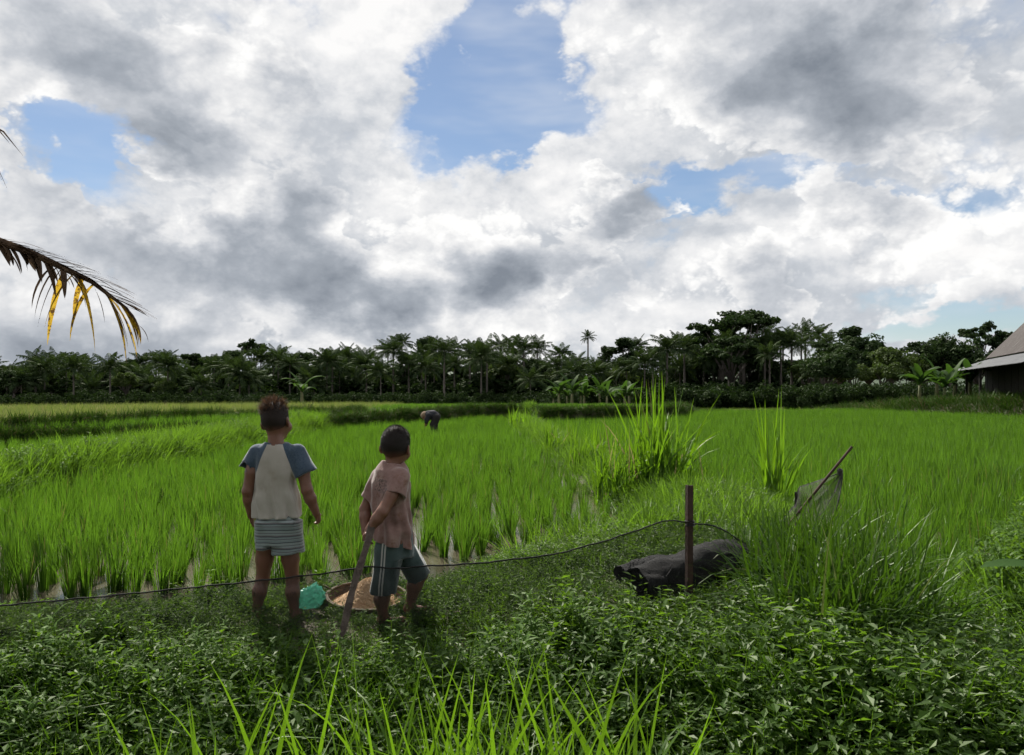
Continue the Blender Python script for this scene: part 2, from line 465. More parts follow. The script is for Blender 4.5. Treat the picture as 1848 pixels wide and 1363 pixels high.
def height(x, y):
    x = np.asarray(x, float); y = np.asarray(y, float)
    j = .10 * vnoise(x, y, 1.3, 1) + .05 * vnoise(x, y, 4, 2)
    h = np.full(x.shape, -.08)
    def up(Pg, z, w, h, jj=1.0):
        s = sdpoly(x, y, Pg) + j * jj
        return np.maximum(h, -.08 + (z + .08) * sstep(-w, w, s))
    sb = sdpoly(x, y, BUND) + j
    h = np.maximum(h, -.08 + .10 * sstep(-.2, .12, sb) + .23 * sstep(-.05, .85, sb))
    mnd = np.exp(-(((x - 1.72) / .62) ** 2 + ((y - 4.45) / .55) ** 2)); h = h + .22 * mnd * sstep(-.1, .3, sb)
    h = up(RBANK, .28, .25, h); h = up(LBUND, .33, .25, h)
    h = up(FIELD2, .10, .15, h); h = up(T2, .38, .10, h, .6); h = up(T1, .64, .12, h, .6)
    t3 = sdpoly(x, y, T3) + .6 * j
    h = np.maximum(h, -.08 + (.56 + .014 * np.clip(y - 23, 0, 14)) * sstep(-.12, .12, t3))
    h = up(T4, .5, .3, h); h = up(T5, .35, .4, h); h = up(MOUND, .85, 1.2, h)
    h = up(NEARG, .1, .3, h)
    h = h + np.where(h > .02, .025 * vnoise(x, y, 2.1, 3) + .012 * vnoise(x, y, 7, 4), 0)
    far = sstep(30, 75, np.hypot(x, y)) * sstep(-.2, .25, .56 - x / np.maximum(y, 1)) + sstep(60, 110, np.hypot(x, y)) * sstep(.25, -.2, .56 - x / np.maximum(y, 1))
    h = h * (1 - far) + far * -1.2
    return h
def axis(parts):
    out = []
    for a, b, st in parts: out.append(np.arange(a, b, st))
    return np.concatenate(out)
gx = np.concatenate([-np.geomspace(3000, 52, 22), axis([(-50, -16, .5), (-16, -7.5, .2), (-7.5, 7.5, .11), (7.5, 16, .25), (16, 50, .5)]), np.geomspace(52, 3000, 22)])
gy = np.concatenate([-np.geomspace(300, 6, 8), axis([(-4, 1, .5), (1, 9, .1), (9, 46, .22), (46, 60, 1.0)]), np.geomspace(62, 4500, 30)])
GX, GY = np.meshgrid(gx, gy)
GZ = height(GX, GY)
nx, ny = len(gx), len(gy)
ii = (np.arange(ny - 1)[:, None] * nx + np.arange(nx - 1)[None]).ravel()
ground = link('ground', mesh_np('ground', np.stack([GX, GY, GZ], -1), np.stack([ii, ii + 1, ii + nx + 1, ii + nx], -1), None, [M['mud']], True))
tag(ground, kind='structure')

# muddy paddy water
m = newmat('paddy_water'); k = N(m)
pos = k.n('ShaderNodeNewGeometry').outputs['Position']
colr = k.ramp(k.noise(1.3, 4, .6, pos), [(.35, (.075, .063, .042)), (.7, (.11, .094, .064))])
rip = k.bump(k.noise(14, 3, .55, pos), .10, .02)
k.out(k.n('ShaderNodeBsdfPrincipled', {'Base Color': colr, 'Roughness': .16, 'Specular IOR Level': .5, 'Normal': rip}).outputs[0])
M['water'] = m
water = link('water', mesh_np('water', [(-7, 3.95, 0), (40, 3.95, 0), (40, 46, 0), (-7, 46, 0)], [(0, 1, 2, 3)], None, [m]))
tag(water, kind='structure')

# ------------------------------------------------------------------ scattering
def hidden(name, me):
    """source mesh for instances, not placed in the scene itself"""
    return bpy.data.objects.new(name, me)
def scatter(name, pts, rot, scl, idx, sources, kind='stuff', label=None):
    me = bpy.data.meshes.new(name)
    n = len(pts)
    me.vertices.add(n); me.vertices.foreach_set('co', np.asarray(pts, np.float32).ravel())
    for an, ty, dat, key in (('rot', 'FLOAT_VECTOR', rot, 'vector'), ('scl', 'FLOAT_VECTOR', scl, 'vector'), ('idx', 'INT', idx, 'value')):
        a = me.attributes.new(an, ty, 'POINT')
        a.data.foreach_set(key, np.asarray(dat, np.int32 if ty == 'INT' else np.float32).ravel())
    o = link(name, me)
    g = bpy.data.node_groups.new(name + '_scatter', 'GeometryNodeTree')
    g.interface.new_socket('Geometry', in_out='INPUT', socket_type='NodeSocketGeometry')
    g.interface.new_socket('Geometry', in_out='OUTPUT', socket_type='NodeSocketGeometry')
    gi = g.nodes.new('NodeGroupInput'); go = g.nodes.new('NodeGroupOutput')
    iop = g.nodes.new('GeometryNodeInstanceOnPoints')
    join = g.nodes.new('GeometryNodeJoinGeometry')
    for s in reversed(sources):
        oi = g.nodes.new('GeometryNodeObjectInfo'); oi.inputs['Object'].default_value = s
        oi.inputs['As Instance'].default_value = True
        g.links.new(oi.outputs['Geometry'], join.inputs[0])
    def attr(nm, ty):
        a = g.nodes.new('GeometryNodeInputNamedAttribute'); a.data_type = ty
        a.inputs['Name'].default_value = nm
        return a.outputs['Attribute']
    g.links.new(gi.outputs[0], iop.inputs['Points'])
    g.links.new(join.outputs[0], iop.inputs['Instance'])
    iop.inputs['Pick Instance'].default_value = True
    g.links.new(attr('idx', 'INT'), iop.inputs['Instance Index'])
    e2r = g.nodes.new('FunctionNodeEulerToRotation')
    g.links.new(attr('rot', 'FLOAT_VECTOR'), e2r.inputs[0])
    g.links.new(e2r.outputs[0], iop.inputs['Rotation'])
    g.links.new(attr('scl', 'FLOAT_VECTOR'), iop.inputs['Scale'])
    g.links.new(iop.outputs[0], go.inputs[0])
    md = o.modifiers.new('scatter', 'NODES'); md.node_group = g
    return tag(o, label=label, kind=kind)
def inview(x, y, mul=.70, add=1.2): return (np.abs(x) < mul * y + add)
def rand_rot(n, tilt=.12):
    return np.stack([RNG.normal(0, tilt, n), RNG.normal(0, tilt, n), RNG.uniform(0, 2 * math.pi, n)], -1)

# ---- rice clumps
def rice_mesh(name, nb, Lr, Wd, spread, S, seed):
    r = np.random.default_rng(seed)
    az = r.uniform(0, 2 * math.pi, nb)
    rad = np.sqrt(r.uniform(0, 1, nb)) * .035
    base = np.stack([rad * np.cos(az), rad * np.sin(az), np.full(nb, -.02)], -1)
    L = r.uniform(*Lr, nb)
    lean0 = r.uniform(.0, spread * .55, nb)
    lean1 = lean0 + r.uniform(.03, spread, nb) + (r.uniform(0, 1, nb) > .9) * r.uniform(.4, 1.0, nb)
    V, Q, T = blades(base, az + r.normal(0, .3, nb), lean0, lean1, L, r.uniform(.7, 1.2, nb) * Wd, S, 1.6, r.normal(0, 1.2, nb))
    return mesh_np(name, V, Q, T, [M['rice']])
RICE_NEAR = [rice_mesh('rice_clump', 46, (.27, .50), .0085, .34, 4, 100 + i) for i in range(6)]
RICE_FAR = [hidden('rice_far_src', rice_mesh('rice_far', 30, (.28, .47), .011, .34, 2, 200 + i)) for i in range(6)]
sp = .225
def grid(x0, x1, y0, y1, s, jit):
    a, b = np.meshgrid(np.arange(x0, x1, s), np.arange(y0, y1, s))
    a = a.ravel() + RNG.normal(0, jit, a.size); b = b.ravel() + RNG.normal(0, jit, b.size)
    return a, b
x, y = grid(-7, 33, 4.2, 46, sp, .055)
# plant rows run with the path; shear the grid along it
x = x - (y - 7) * .03
hh = height(x, y)
ok = (hh < -.045) & inview(x, y) & (y > 4.25) & ~((np.abs(x + .9 + (y - 7) * .035) < .055 + .07 * vnoise(x, y, 1.1, 5)) & (y < 9)) & (y < 44)
# gaps in the first rows beside the bund
edge = np.maximum(np.maximum(sdpoly(x, y, BUND), sdpoly(x, y, RBANK)), -5)
ok &= ~((edge > -.55) & (RNG.uniform(0, 1, x.size) < .5) & (x < 1.2))
ok &= ~((edge > -.18) & (x < 1.5))
ok &= ~((edge > -.40) & (x < -.4) & (y < 6.5))
x, y = x[ok], y[ok]
order = np.argsort(np.hypot(x, y)); x, y = x[order], y[order]
NN = 300
for i in range(NN):
    o = link('rice_clump', RICE_NEAR[i % 6], loc=(x[i], y[i], -.04))
    s = RNG.uniform(.8, 1.12); o.scale = (s, s, s * RNG.uniform(.9, 1.1))
    o.rotation_euler = (RNG.normal(0, .06), RNG.normal(0, .06), RNG.uniform(0, 6.28))
    tag(o, 'bright green rice clump standing in the front rows of the flooded paddy', 'rice plant', 'rice clumps in the front rows of the paddy')
x, y = x[NN:], y[NN:]
near = np.hypot(x, y) < 13
src = [hidden('rice_near_src', me) for me in RICE_NEAR] + RICE_FAR
idx = np.where(near, RNG.integers(0, 6, x.size), 6 + RNG.integers(0, 6, x.size))
sc = RNG.uniform(.8, 1.15, x.size) * (1 + .08 * vnoise(x, y, .35, 9))
scatter('rice_field', np.stack([x, y, np.full(x.size, -.04)], -1), rand_rot(x.size, .07), np.stack([sc, sc, sc * RNG.uniform(.9, 1.08, x.size)], -1), idx, src,
        label='dense green rice filling the paddy behind the front rows')

# the upper terraces
x, y = grid(-34, -6.7, 5.5, 30, .22, .04)
hh = height(x, y)
ok = inview(x, y) & (((hh > .05) & (hh < .15)) | ((hh > .33) & (hh < .43)))
ok &= sdpoly(x, y, LBUND) < -.15
x, y, hh = x[ok], y[ok], hh[ok]
sc = RNG.uniform(.75, 1.05, x.size)
scatter('terrace_rice', np.stack([x, y, hh - .03], -1), rand_rot(x.size, .08), np.stack([sc, sc, sc * .92], -1), RNG.integers(0, 6, x.size), RICE_FAR, label='rice on the low terraces left of the paddy')
x, y = grid(-5.5, 20, 24, 62, .32, .07)
hh = height(x, y)
ok = inview(x, y) & (((sdpoly(x, y, T3) > .3)) | (sdpoly(x, y, T4) > .4))
x, y, hh = x[ok], y[ok], hh[ok]
sc = RNG.uniform(.7, .95, x.size)
scatter('far_terrace_rice', np.stack([x, y, hh - .03], -1), rand_rot(x.size, .1), np.stack([sc * 1.5, sc * 1.5, sc * .6], -1), RNG.integers(0, 6, x.size), RICE_FAR, label='rice on the raised terrace behind the far bank')

# ---- grass tufts
def tuft_mesh(name, nb, Lr, Wr, l0, l1, S, rad, mat, seed, power=1.4):
    r = np.random.default_rng(seed)
    az = r.uniform(0, 2 * math.pi, nb)
    rr = np.sqrt(r.uniform(0, 1, nb)) * rad
    base = np.stack([rr * np.cos(az), rr * np.sin(az), np.full(nb, -.02)], -1)
    lean0 = r.uniform(0, l0, nb)
    V, Q, T = blades(base, az + r.normal(0, .5, nb), lean0, lean0 + r.uniform(.05, l1, nb), r.uniform(*Lr, nb), r.uniform(*Wr, nb), S, power, r.normal(0, 1.5, nb))
    return mesh_np(name, V, Q, T, [mat])
GR_SHORT = [hidden('short_grass', tuft_mesh('short_grass', 22, (.06, .17), (.003, .006), .7, 1.3, 3, .05, M['grass'], 300 + i)) for i in range(4)]
GR_PATH = [hidden('path_grass', tuft_mesh('path_grass', 26, (.12, .34), (.005, .010), .7, 1.3, 3, .08, M['grass'], 310 + i)) for i in range(4)]
GR_WILD = [hidden('wild_grass', tuft_mesh('wild_grass', 24, (.15, .42), (.008, .016), .6, 1.0, 2, .16, M['wild'], 320 + i)) for i in range(4)]
GR_BANK = [hidden('bank_grass', tuft_mesh('bank_grass', 26, (.12, .30), (.010, .018), .9, 1.6, 2, .12, M['bank'], 330 + i)) for i in range(4)]
def pick(n, xr, yr, fn):
    a = RNG.uniform(*xr, n); b = RNG.uniform(*yr, n)
    h = height(a, b)
    kk = fn(a, b, h) & inview(a, b)
    return a[kk], b[kk], h[kk]
def tufts(name, n, xr, yr, fn, src, s0, s1, label, tilt=.2, zoff=0.0):
    a, b, h = pick(n, xr, yr, fn)
    s = RNG.uniform(s0, s1, a.size)
    return scatter(name, np.stack([a, b, h + zoff], -1), rand_rot(a.size, tilt), np.stack([s, s, s], -1), RNG.integers(0, len(src), a.size), src, label=label)
# path and left bund
tufts('path_grass', 10000, (-.8, 3.2), (6.2, 37), lambda a, b, h: (h > .02) & (h < .95) & (sdpoly(a, b, BUND) > -.1), GR_PATH, .7, 1.5, 'unkempt grass on the path between the two paddies')
tufts('bund_grass', 9000, (-8, -5.4), (5, 24.5), lambda a, b, h: (sdpoly(a, b, LBUND) > -.25), GR_PATH, .9, 1.8, 'rough grass on the bund left of the paddy')
# steep banks of the terraces
LINES = [[(-6, 23), (-1.1, 34), (.3, 35)], [(1.0, 30), (1.2, 29.5), (7, 33), (8.5, 37)], [(7, 36), (10, 41), (16, 42), (18, 43)], [(.3, 35), (1.0, 30)], [(-6, 23), (-14, 13.4), (-18, 8.6)], [(-5.2, 27), (-6, 28), (-9.1, 23.8), (-11.3, 17.4), (-18, 9.4)]]
bp = []
for Ln in LINES:
    for (x0, y0), (x1, y1) in zip(Ln[:-1], Ln[1:]):
        n = int(math.hypot(x1 - x0, y1 - y0) * 150)
        f = RNG.uniform(0, 1, n); off = RNG.normal(0, .12, n); L_ = math.hypot(x1 - x0, y1 - y0)
        bp.append(np.stack([x0 + (x1 - x0) * f + off * (y1 - y0) / L_, y0 + (y1 - y0) * f - off * (x1 - x0) / L_], -1))
bp = np.concatenate(bp); hb = height(bp[:, 0], bp[:, 1])
kk = (hb > .02) & inview(bp[:, 0], bp[:, 1]); bp, hb = bp[kk], hb[kk]
s = RNG.uniform(.7, 1.3, len(bp))
scatter('bank_grass', np.stack([bp[:, 0], bp[:, 1], hb], -1), rand_rot(len(bp), .5), np.stack([s, s, s], -1), RNG.integers(0, 4, len(bp)), GR_BANK, label='grass hanging over the dark terrace banks')
tufts('wild_grass', 70000, (-60, -4), (14, 90), lambda a, b, h: (sdpoly(a, b, T1) > .2), GR_WILD, .5, 1.0, 'pale wild grass on the top terrace at the left', .15)
tufts('far_wild_grass', 40000, (-10, 60), (42, 110), lambda a, b, h: (sdpoly(a, b, T3) > 25) | (sdpoly(a, b, T4) > 14) | (sdpoly(a, b, T5) > .0), GR_WILD, .6, 1.2, 'grass strip in front of the trees', .15)
tufts('mound_grass', 14000, (17, 45), (24, 55), lambda a, b, h: (sdpoly(a, b, MOUND) > -1.2), GR_BANK, 1.2, 3.0, 'tall dark grass on the rise below the hut', .2)

# ------------------------------------------------------------------ trees
def frond_geo(G, r, origin, az, e0, L, droop, nl=18, lw=.10, ll=.75, m=0, S=8):
    """one palm frond: arching rachis with two rows of drooping leaflets"""
    t = np.linspace(0, 1, S + 1); tm = (t[:-1] + t[1:]) / 2
    el = e0 - droop * tm ** 1.3
    ds = L / S
    rr = np.concatenate([[0], np.cumsum(np.cos(el) * ds)]); zz = np.concatenate([[0], np.cumsum(np.sin(el) * ds)])
    d = np.array([math.cos(az), math.sin(az)])
    pts = np.stack([origin[0] + rr * d[0], origin[1] + rr * d[1], origin[2] + zz], -1)
    # rachis ribbon
    sd = np.array([-d[1], d[0], 0])
    w = (.05 * (1 - t) + .012)[:, None]
    V = np.stack([pts - sd * w, pts + sd * w], 1).reshape(-1, 3)
    G.add(V, [(2 * i, 2 * i + 1, 2 * i + 3, 2 * i + 2) for i in range(S)], m=m)
    tt = np.linspace(.14, .99, nl)
    for side in (-1, 1):
        base = np.stack([np.interp(tt, t, pts[:, i]) for i in range(3)], -1)
        elv = np.interp(tt, tm, el)
        fwd = np.stack([np.cos(elv) * d[0], np.cos(elv) * d[1], np.sin(elv)], -1)
        out = sd * side
        lng = ll * np.sin(np.pi * (tt * .86 + .1)) ** .7 * r.uniform(.8, 1.15, nl)
        a = r.uniform(.45, .8, nl)[:, None]
        dirv = fwd * a + out * (1 - a * .35) + np.array([0, 0, -.25])
        dirv /= np.linalg.norm(dirv, axis=1)[:, None]
        mid = base + dirv * (lng * .55)[:, None]
        dv2 = dirv + np.array([0, 0, -1.0]) * r.uniform(.8, 2.2, nl)[:, None]
        dv2 /= np.linalg.norm(dv2, axis=1)[:, None]
        tip = mid + dv2 * (lng * .5)[:, None]
        wv = fwd * (lw * .5)
        V = np.stack([base - wv * .6, base + wv * .6, mid - wv, mid + wv, tip], 1).reshape(-1, 3)
        o = np.arange(nl)[:, None] * 5
        G.add(V, o + np.array([[0, 1, 3, 2]]), o + np.array([[2, 3, 4]]), m)
def palm_crown(seed, nf=22, R=3.4):
    r = np.random.default_rng(seed); G = Geo()
    for i in range(nf):
        u = i / nf
        az = i * 2.39996 + r.normal(0, .15)
        e0 = 1.42 - 1.75 * u + r.normal(0, .12)
        frond_geo(G, r, (0, 0, 0), az, e0, R * r.uniform(.8, 1.12) * (.85 + .15 * u), r.uniform(.55, 1.15) + .25 * u, 22, .11, .9)
    for i in range(5):     # nuts
        a = r.uniform(0, 6.28)
        G.tube([(.25 * math.cos(a), .25 * math.sin(a), -.15), (.28 * math.cos(a), .28 * math.sin(a), -.5)], [.1, .14], 5)
    return G.mesh('palm_crown', [M['palm']])
def trunk_mesh(seed, lean=.08, r0=.2, r1=.12, name='trunk'):
    r = np.random.default_rng(seed); G = Geo()
    a = r.uniform(0, 6.28)
    pts = [(math.cos(a) * lean * (t ** 1.6), math.sin(a) * lean * (t ** 1.6), t) for t in np.linspace(0, 1, 9)]
    G.tube(pts, [r0 * (1.5 if i == 0 else 1) * (1 - i / 8) + r1 * i / 8 for i in range(9)], 7)
    return G.mesh(name, [M['bark']], True), pts[-1]
def leaf_cloud(G, r, centres, radii, n, size, m=0, flat=1.0):
    c = np.asarray(centres, float); rad = np.asarray(radii, float)
    k = r.integers(0, len(c), n)
    v = r.normal(0, 1, (n, 3)); v /= np.linalg.norm(v, axis=1)[:, None]
    p = c[k] + v * (rad[k] * r.uniform(.45, 1.05, n) ** .6)[:, None] * np.array([1, 1, flat])
    nrm = v * .7 + r.normal(0, .6, (n, 3)) + np.array([0, 0, .5]); nrm /= np.linalg.norm(nrm, axis=1)[:, None]
    u = np.cross(nrm, r.normal(0, 1, (n, 3))); u /= np.linalg.norm(u, axis=1)[:, None]
    w = np.cross(nrm, u)
    s = (size * r.uniform(.6, 1.3, n))[:, None]
    V = np.stack([p - u * s * .5, p + w * s * .28 + nrm * s * .06, p + u * s * .5, p - w * s * .28 + nrm * s * .06], 1).reshape(-1, 3)
    G.add(V, np.arange(n * 4).reshape(-1, 4), m=m)
def broad_tree(seed, kind, mat):
    """tree of height ~ 1 crown unit; returns trunk mesh and crown mesh for a 10 m tree"""
    r = np.random.default_rng(seed); T = Geo(); C = Geo()
    H = 10.0
    if kind == 'round':
        cs = []; rs = []
        for i in range(26):
            v = r.normal(0, 1, 3); v /= np.linalg.norm(v); v[2] = abs(v[2]) * 1.0 - .35
            cs.append(np.array([0, 0, 6.3]) + v * np.array([3.1, 3.1, 2.9]) * r.uniform(.5, 1)); rs.append(r.uniform(.7, 1.3))
        fork = 3.0; flat = .8; n = 4600
    elif kind == 'tall':
        cs = []; rs = []
        for i in range(24):
            z = r.uniform(3.0, 9.4); w = 1.7 * math.sin(math.pi * min(1, (z - 1.5) / 8.4)) + .25
            a = r.uniform(0, 6.28); cs.append(np.array([w * math.cos(a) * r.uniform(.3, 1), w * math.sin(a) * r.uniform(.3, 1), z])); rs.append(r.uniform(.55, 1.0))
        fork = 3.0; flat = .9; n = 3600
    elif kind == 'umbrella':
        cs = []; rs = []
        for i in range(11):
            a = r.uniform(0, 6.28); d = r.uniform(.4, 3.6); z = 9.3 - .12 * d * d - r.choice([0, .0, .9, 1.8])
            for j in range(5):
                cs.append(np.array([d * math.cos(a), d * math.sin(a), z]) + r.normal(0, [.6, .6, .22])); rs.append(r.uniform(.35, .75))
        fork = 4.5; flat = .42; n = 3400
    else:   # airy
        cs = []; rs = []
        for i in range(20):
            v = r.normal(0, 1, 3); v /= np.linalg.norm(v); v[2] = abs(v[2]) - .2
            cs.append(np.array([0, 0, 6.2]) + v * np.array([2.9, 2.9, 3.3]) * r.uniform(.75, 1)); rs.append(r.uniform(.6, .95))
        fork = 3.2; flat = .55; n = 3400
    leaf_cloud(C, r, cs, rs, n, .42, flat=flat)
    T.tube([(0, 0, -.3), (.05, 0, fork * .5), (.1, .05, fork)], [.28, .2, .17], 7)
    for i in (range(0, len(cs), 5) if kind == 'umbrella' else r.choice(len(cs), 12, replace=False)):
        c = cs[i]; mid = np.array([.1, .05, fork]) * .5 + c * .5 + r.normal(0, .25, 3)
        T.tube([(.1, .05, fork - .3), tuple(mid), tuple(c)], [.12, .07, .025], 5)
    return T.mesh('trunk', [M['bark']], True), C.mesh('crown', [mat])

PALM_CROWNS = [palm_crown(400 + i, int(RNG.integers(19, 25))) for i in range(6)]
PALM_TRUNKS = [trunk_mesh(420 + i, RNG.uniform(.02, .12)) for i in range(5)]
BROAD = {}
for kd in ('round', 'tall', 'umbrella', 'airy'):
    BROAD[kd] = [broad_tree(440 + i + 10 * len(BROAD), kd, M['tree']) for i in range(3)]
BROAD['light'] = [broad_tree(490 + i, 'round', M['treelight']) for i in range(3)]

def put_palm(px, ytop, D, label, group, cs=None):
    X = (px - 924) / F * D; base = float(height(np.array([X]), np.array([D]))[0]) if D < 60 else (-1.0 if px < 1500 else -.2)
    ztop = CZ + (HY - ytop) / F * D
    cs = cs if cs else RNG.uniform(.9, 1.12)
    Ht = max(1.5, ztop - 2.2 * cs - base)
    t = thing('coconut_palm', label, 'palm tree', (X, D, base), RNG.uniform(0, 6.28), group)
    tm, top = PALM_TRUNKS[RNG.integers(0, 5)]
    a = link('trunk', tm, t); a.scale = (1, 1, Ht) if Ht < 1 else (Ht * .09 + .2, Ht * .09 + .2, Ht)
    k2 = Ht * .09 + .2
    b = link('crown', PALM_CROWNS[RNG.integers(0, 6)], t, (top[0] * k2, top[1] * k2, Ht)); b.scale = (cs, cs, cs * RNG.uniform(.9, 1.1))
    b.rotation_euler = (RNG.normal(0, .1), RNG.normal(0, .1), 0)
    return t
def put_tree(px, ytop, D, kind, label, group, wide=1.0):
    X = (px - 924) / F * D; base = float(height(np.array([X]), np.array([D]))[0]) if D < 60 else (-1.0 if px < 1500 else -.2)
    ztop = CZ + (HY - ytop) / F * D
    s = (ztop - base) / 9.6
    t = thing('broadleaf_tree', label, 'tree', (X, D, base), RNG.uniform(0, 6.28), group)
    tm, cm = BROAD[kind][RNG.integers(0, 3)]
    for nm, me in (('trunk', tm), ('crown', cm)):
        o = link(nm, me, t); o.scale = (s * wide, s * wide, s)
    return t
def ordinal(n):
    w = ['first', 'second', 'third', 'fourth', 'fifth', 'sixth', 'seventh', 'eighth', 'ninth', 'tenth', 'eleventh', 'twelfth', 'thirteenth', 'fourteenth', 'fifteenth',
         'sixteenth', 'seventeenth', 'eighteenth', 'nineteenth', 'twentieth']
    return w[n] if n < 20 else ('twenty-' + w[n - 20] if n < 29 else 'thirtieth')
SKY_PALMS = [(100, 630, 135), (131, 633, 140), (157, 645, 150), (258, 633, 140), (286, 632, 150), (303, 630, 150), (500, 627, 145), (660, 626, 150), (700, 612, 150), (726, 600, 145),
             (820, 610, 140), (856, 614, 125), (904, 606, 150), (927, 604, 140), (970, 609, 135), (1010, 619, 130), (1040, 634, 165), (1150, 606, 150), (1226, 597, 135), (1214, 612, 150),
             (1384, 582, 130), (1413, 590, 135), (1453, 580, 140), (1477, 584, 135)]
SKY_PALMS.sort()
for i, (px, yt, D) in enumerate(SKY_PALMS):
    put_palm(px, yt, D, 'coconut palm whose crown breaks the skyline, %s such palm from the left' % ordinal(i), 'coconut palms along the skyline')
put_palm(1061, 598, 255, 'lone slender coconut palm standing free against the sky in a treeline gap', 'coconut palms along the skyline', .95)
SKY_TREES = [(18, 648, 130, 'round', 1.0), (62, 638, 125, 'round', 1.0), (205, 640, 135, 'round', 1.1), (238, 636, 140, 'round', 1.0), (340, 628, 140, 'airy', 1.1), (375, 630, 145, 'round', 1.0), (420, 618, 140, 'round', 1.1),
             (456, 618, 150, 'umbrella', 1.0), (545, 622, 135, 'round', 1.2), (590, 628, 140, 'round', 1.1), (625, 618, 140, 'round', 1.1), (770, 609, 140, 'tall', 1.2), (795, 620, 150, 'round', 1.0), (880, 618, 150, 'round', 1.0), (1093, 626, 190, 'tall', 1.0),
             (1128, 612, 130, 'tall', 1.5), (1300, 562, 120, 'umbrella', 1.0), (1342, 560, 118, 'umbrella', 1.0), (1275, 588, 125, 'airy', 1.0), (1352, 600, 122, 'round', .9),
             (1500, 605, 95, 'airy', 1.2), (1535, 592, 100, 'tall', 1.3), (1566, 592, 92, 'round', 1.1), (1610, 612, 85, 'light', 1.2), (1655, 608, 88, 'airy', 1.1), (1714, 590, 84, 'round', 1.0), (1770, 586, 86, 'umbrella', .8),
             (1805, 598, 84, 'umbrella', .8), (1838, 606, 80, 'round', 1.0), (1895, 600, 80, 'round', 1.0)]
WHAT = {'round': 'round-crowned dark broadleaf tree', 'tall': 'narrow upright broadleaf tree', 'umbrella': 'flat-topped spreading tree with layered foliage', 'airy': 'loose open-crowned tree', 'light': 'lighter green broadleaf tree'}
cnt = {}
for px, yt, D, kd, wd in SKY_TREES:
    i = cnt.get(kd, 0); cnt[kd] = i + 1
    put_tree(px, yt, D, kd, WHAT[kd] + ' topping the treeline, %s of its kind from the left' % ordinal(i), 'broadleaf trees along the skyline', wd)
# the packed mass below the skyline
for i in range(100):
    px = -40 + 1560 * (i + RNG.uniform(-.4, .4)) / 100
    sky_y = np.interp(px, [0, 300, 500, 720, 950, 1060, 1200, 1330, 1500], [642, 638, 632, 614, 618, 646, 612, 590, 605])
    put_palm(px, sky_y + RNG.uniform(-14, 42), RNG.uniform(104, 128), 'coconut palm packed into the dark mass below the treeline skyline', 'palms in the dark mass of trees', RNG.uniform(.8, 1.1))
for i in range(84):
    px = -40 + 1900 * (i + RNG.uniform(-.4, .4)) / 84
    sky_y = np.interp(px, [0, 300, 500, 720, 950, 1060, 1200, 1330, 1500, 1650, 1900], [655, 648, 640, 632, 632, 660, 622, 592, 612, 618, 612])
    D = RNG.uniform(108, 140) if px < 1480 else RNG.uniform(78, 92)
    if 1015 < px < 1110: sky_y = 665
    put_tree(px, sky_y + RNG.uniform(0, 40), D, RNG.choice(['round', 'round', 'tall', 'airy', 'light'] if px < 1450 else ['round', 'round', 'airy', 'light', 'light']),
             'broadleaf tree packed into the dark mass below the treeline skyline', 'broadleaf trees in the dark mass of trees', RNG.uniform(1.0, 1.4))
# understorey
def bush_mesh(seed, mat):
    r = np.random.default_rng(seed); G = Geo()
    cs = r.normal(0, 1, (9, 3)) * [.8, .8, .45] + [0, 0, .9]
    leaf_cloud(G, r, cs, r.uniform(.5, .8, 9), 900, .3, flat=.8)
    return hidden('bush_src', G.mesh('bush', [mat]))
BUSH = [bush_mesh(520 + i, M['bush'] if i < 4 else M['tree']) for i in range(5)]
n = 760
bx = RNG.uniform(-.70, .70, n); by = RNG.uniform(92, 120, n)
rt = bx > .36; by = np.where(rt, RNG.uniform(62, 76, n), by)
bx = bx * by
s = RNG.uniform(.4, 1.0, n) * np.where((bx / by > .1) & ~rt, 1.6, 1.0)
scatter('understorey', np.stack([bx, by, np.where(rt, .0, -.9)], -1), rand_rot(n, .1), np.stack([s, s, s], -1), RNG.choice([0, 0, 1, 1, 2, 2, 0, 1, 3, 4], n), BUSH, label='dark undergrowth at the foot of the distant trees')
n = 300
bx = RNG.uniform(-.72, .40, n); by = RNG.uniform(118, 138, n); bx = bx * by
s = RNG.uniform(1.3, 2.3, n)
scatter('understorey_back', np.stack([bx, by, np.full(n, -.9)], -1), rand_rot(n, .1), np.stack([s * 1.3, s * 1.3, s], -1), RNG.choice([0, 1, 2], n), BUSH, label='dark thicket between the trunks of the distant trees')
# bluish wooded rise seen through the gap
hx = np.linspace(-500, 500, 60); hy_ = np.linspace(0, 1, 10)
HXX, HYY = np.meshgrid(hx, hy_)
HZ = np.sin(HYY * math.pi) * (16 + 6 * vnoise(HXX, HYY * 3, .012, 3) + 2 * vnoise(HXX, HYY * 3, .05, 5))
ii = (np.arange(9)[:, None] * 60 + np.arange(59)[None]).ravel()
hills = link('hills', mesh_np('hills', np.stack([HXX, 560 + HYY * 300, HZ], -1), np.stack([ii, ii + 1, ii + 61, ii + 60], -1), None, [plain('hill_forest', (.03, .05, .03), (.06, .085, .05), .08, .9, coord='Object')], True))
tag(hills, kind='structure')

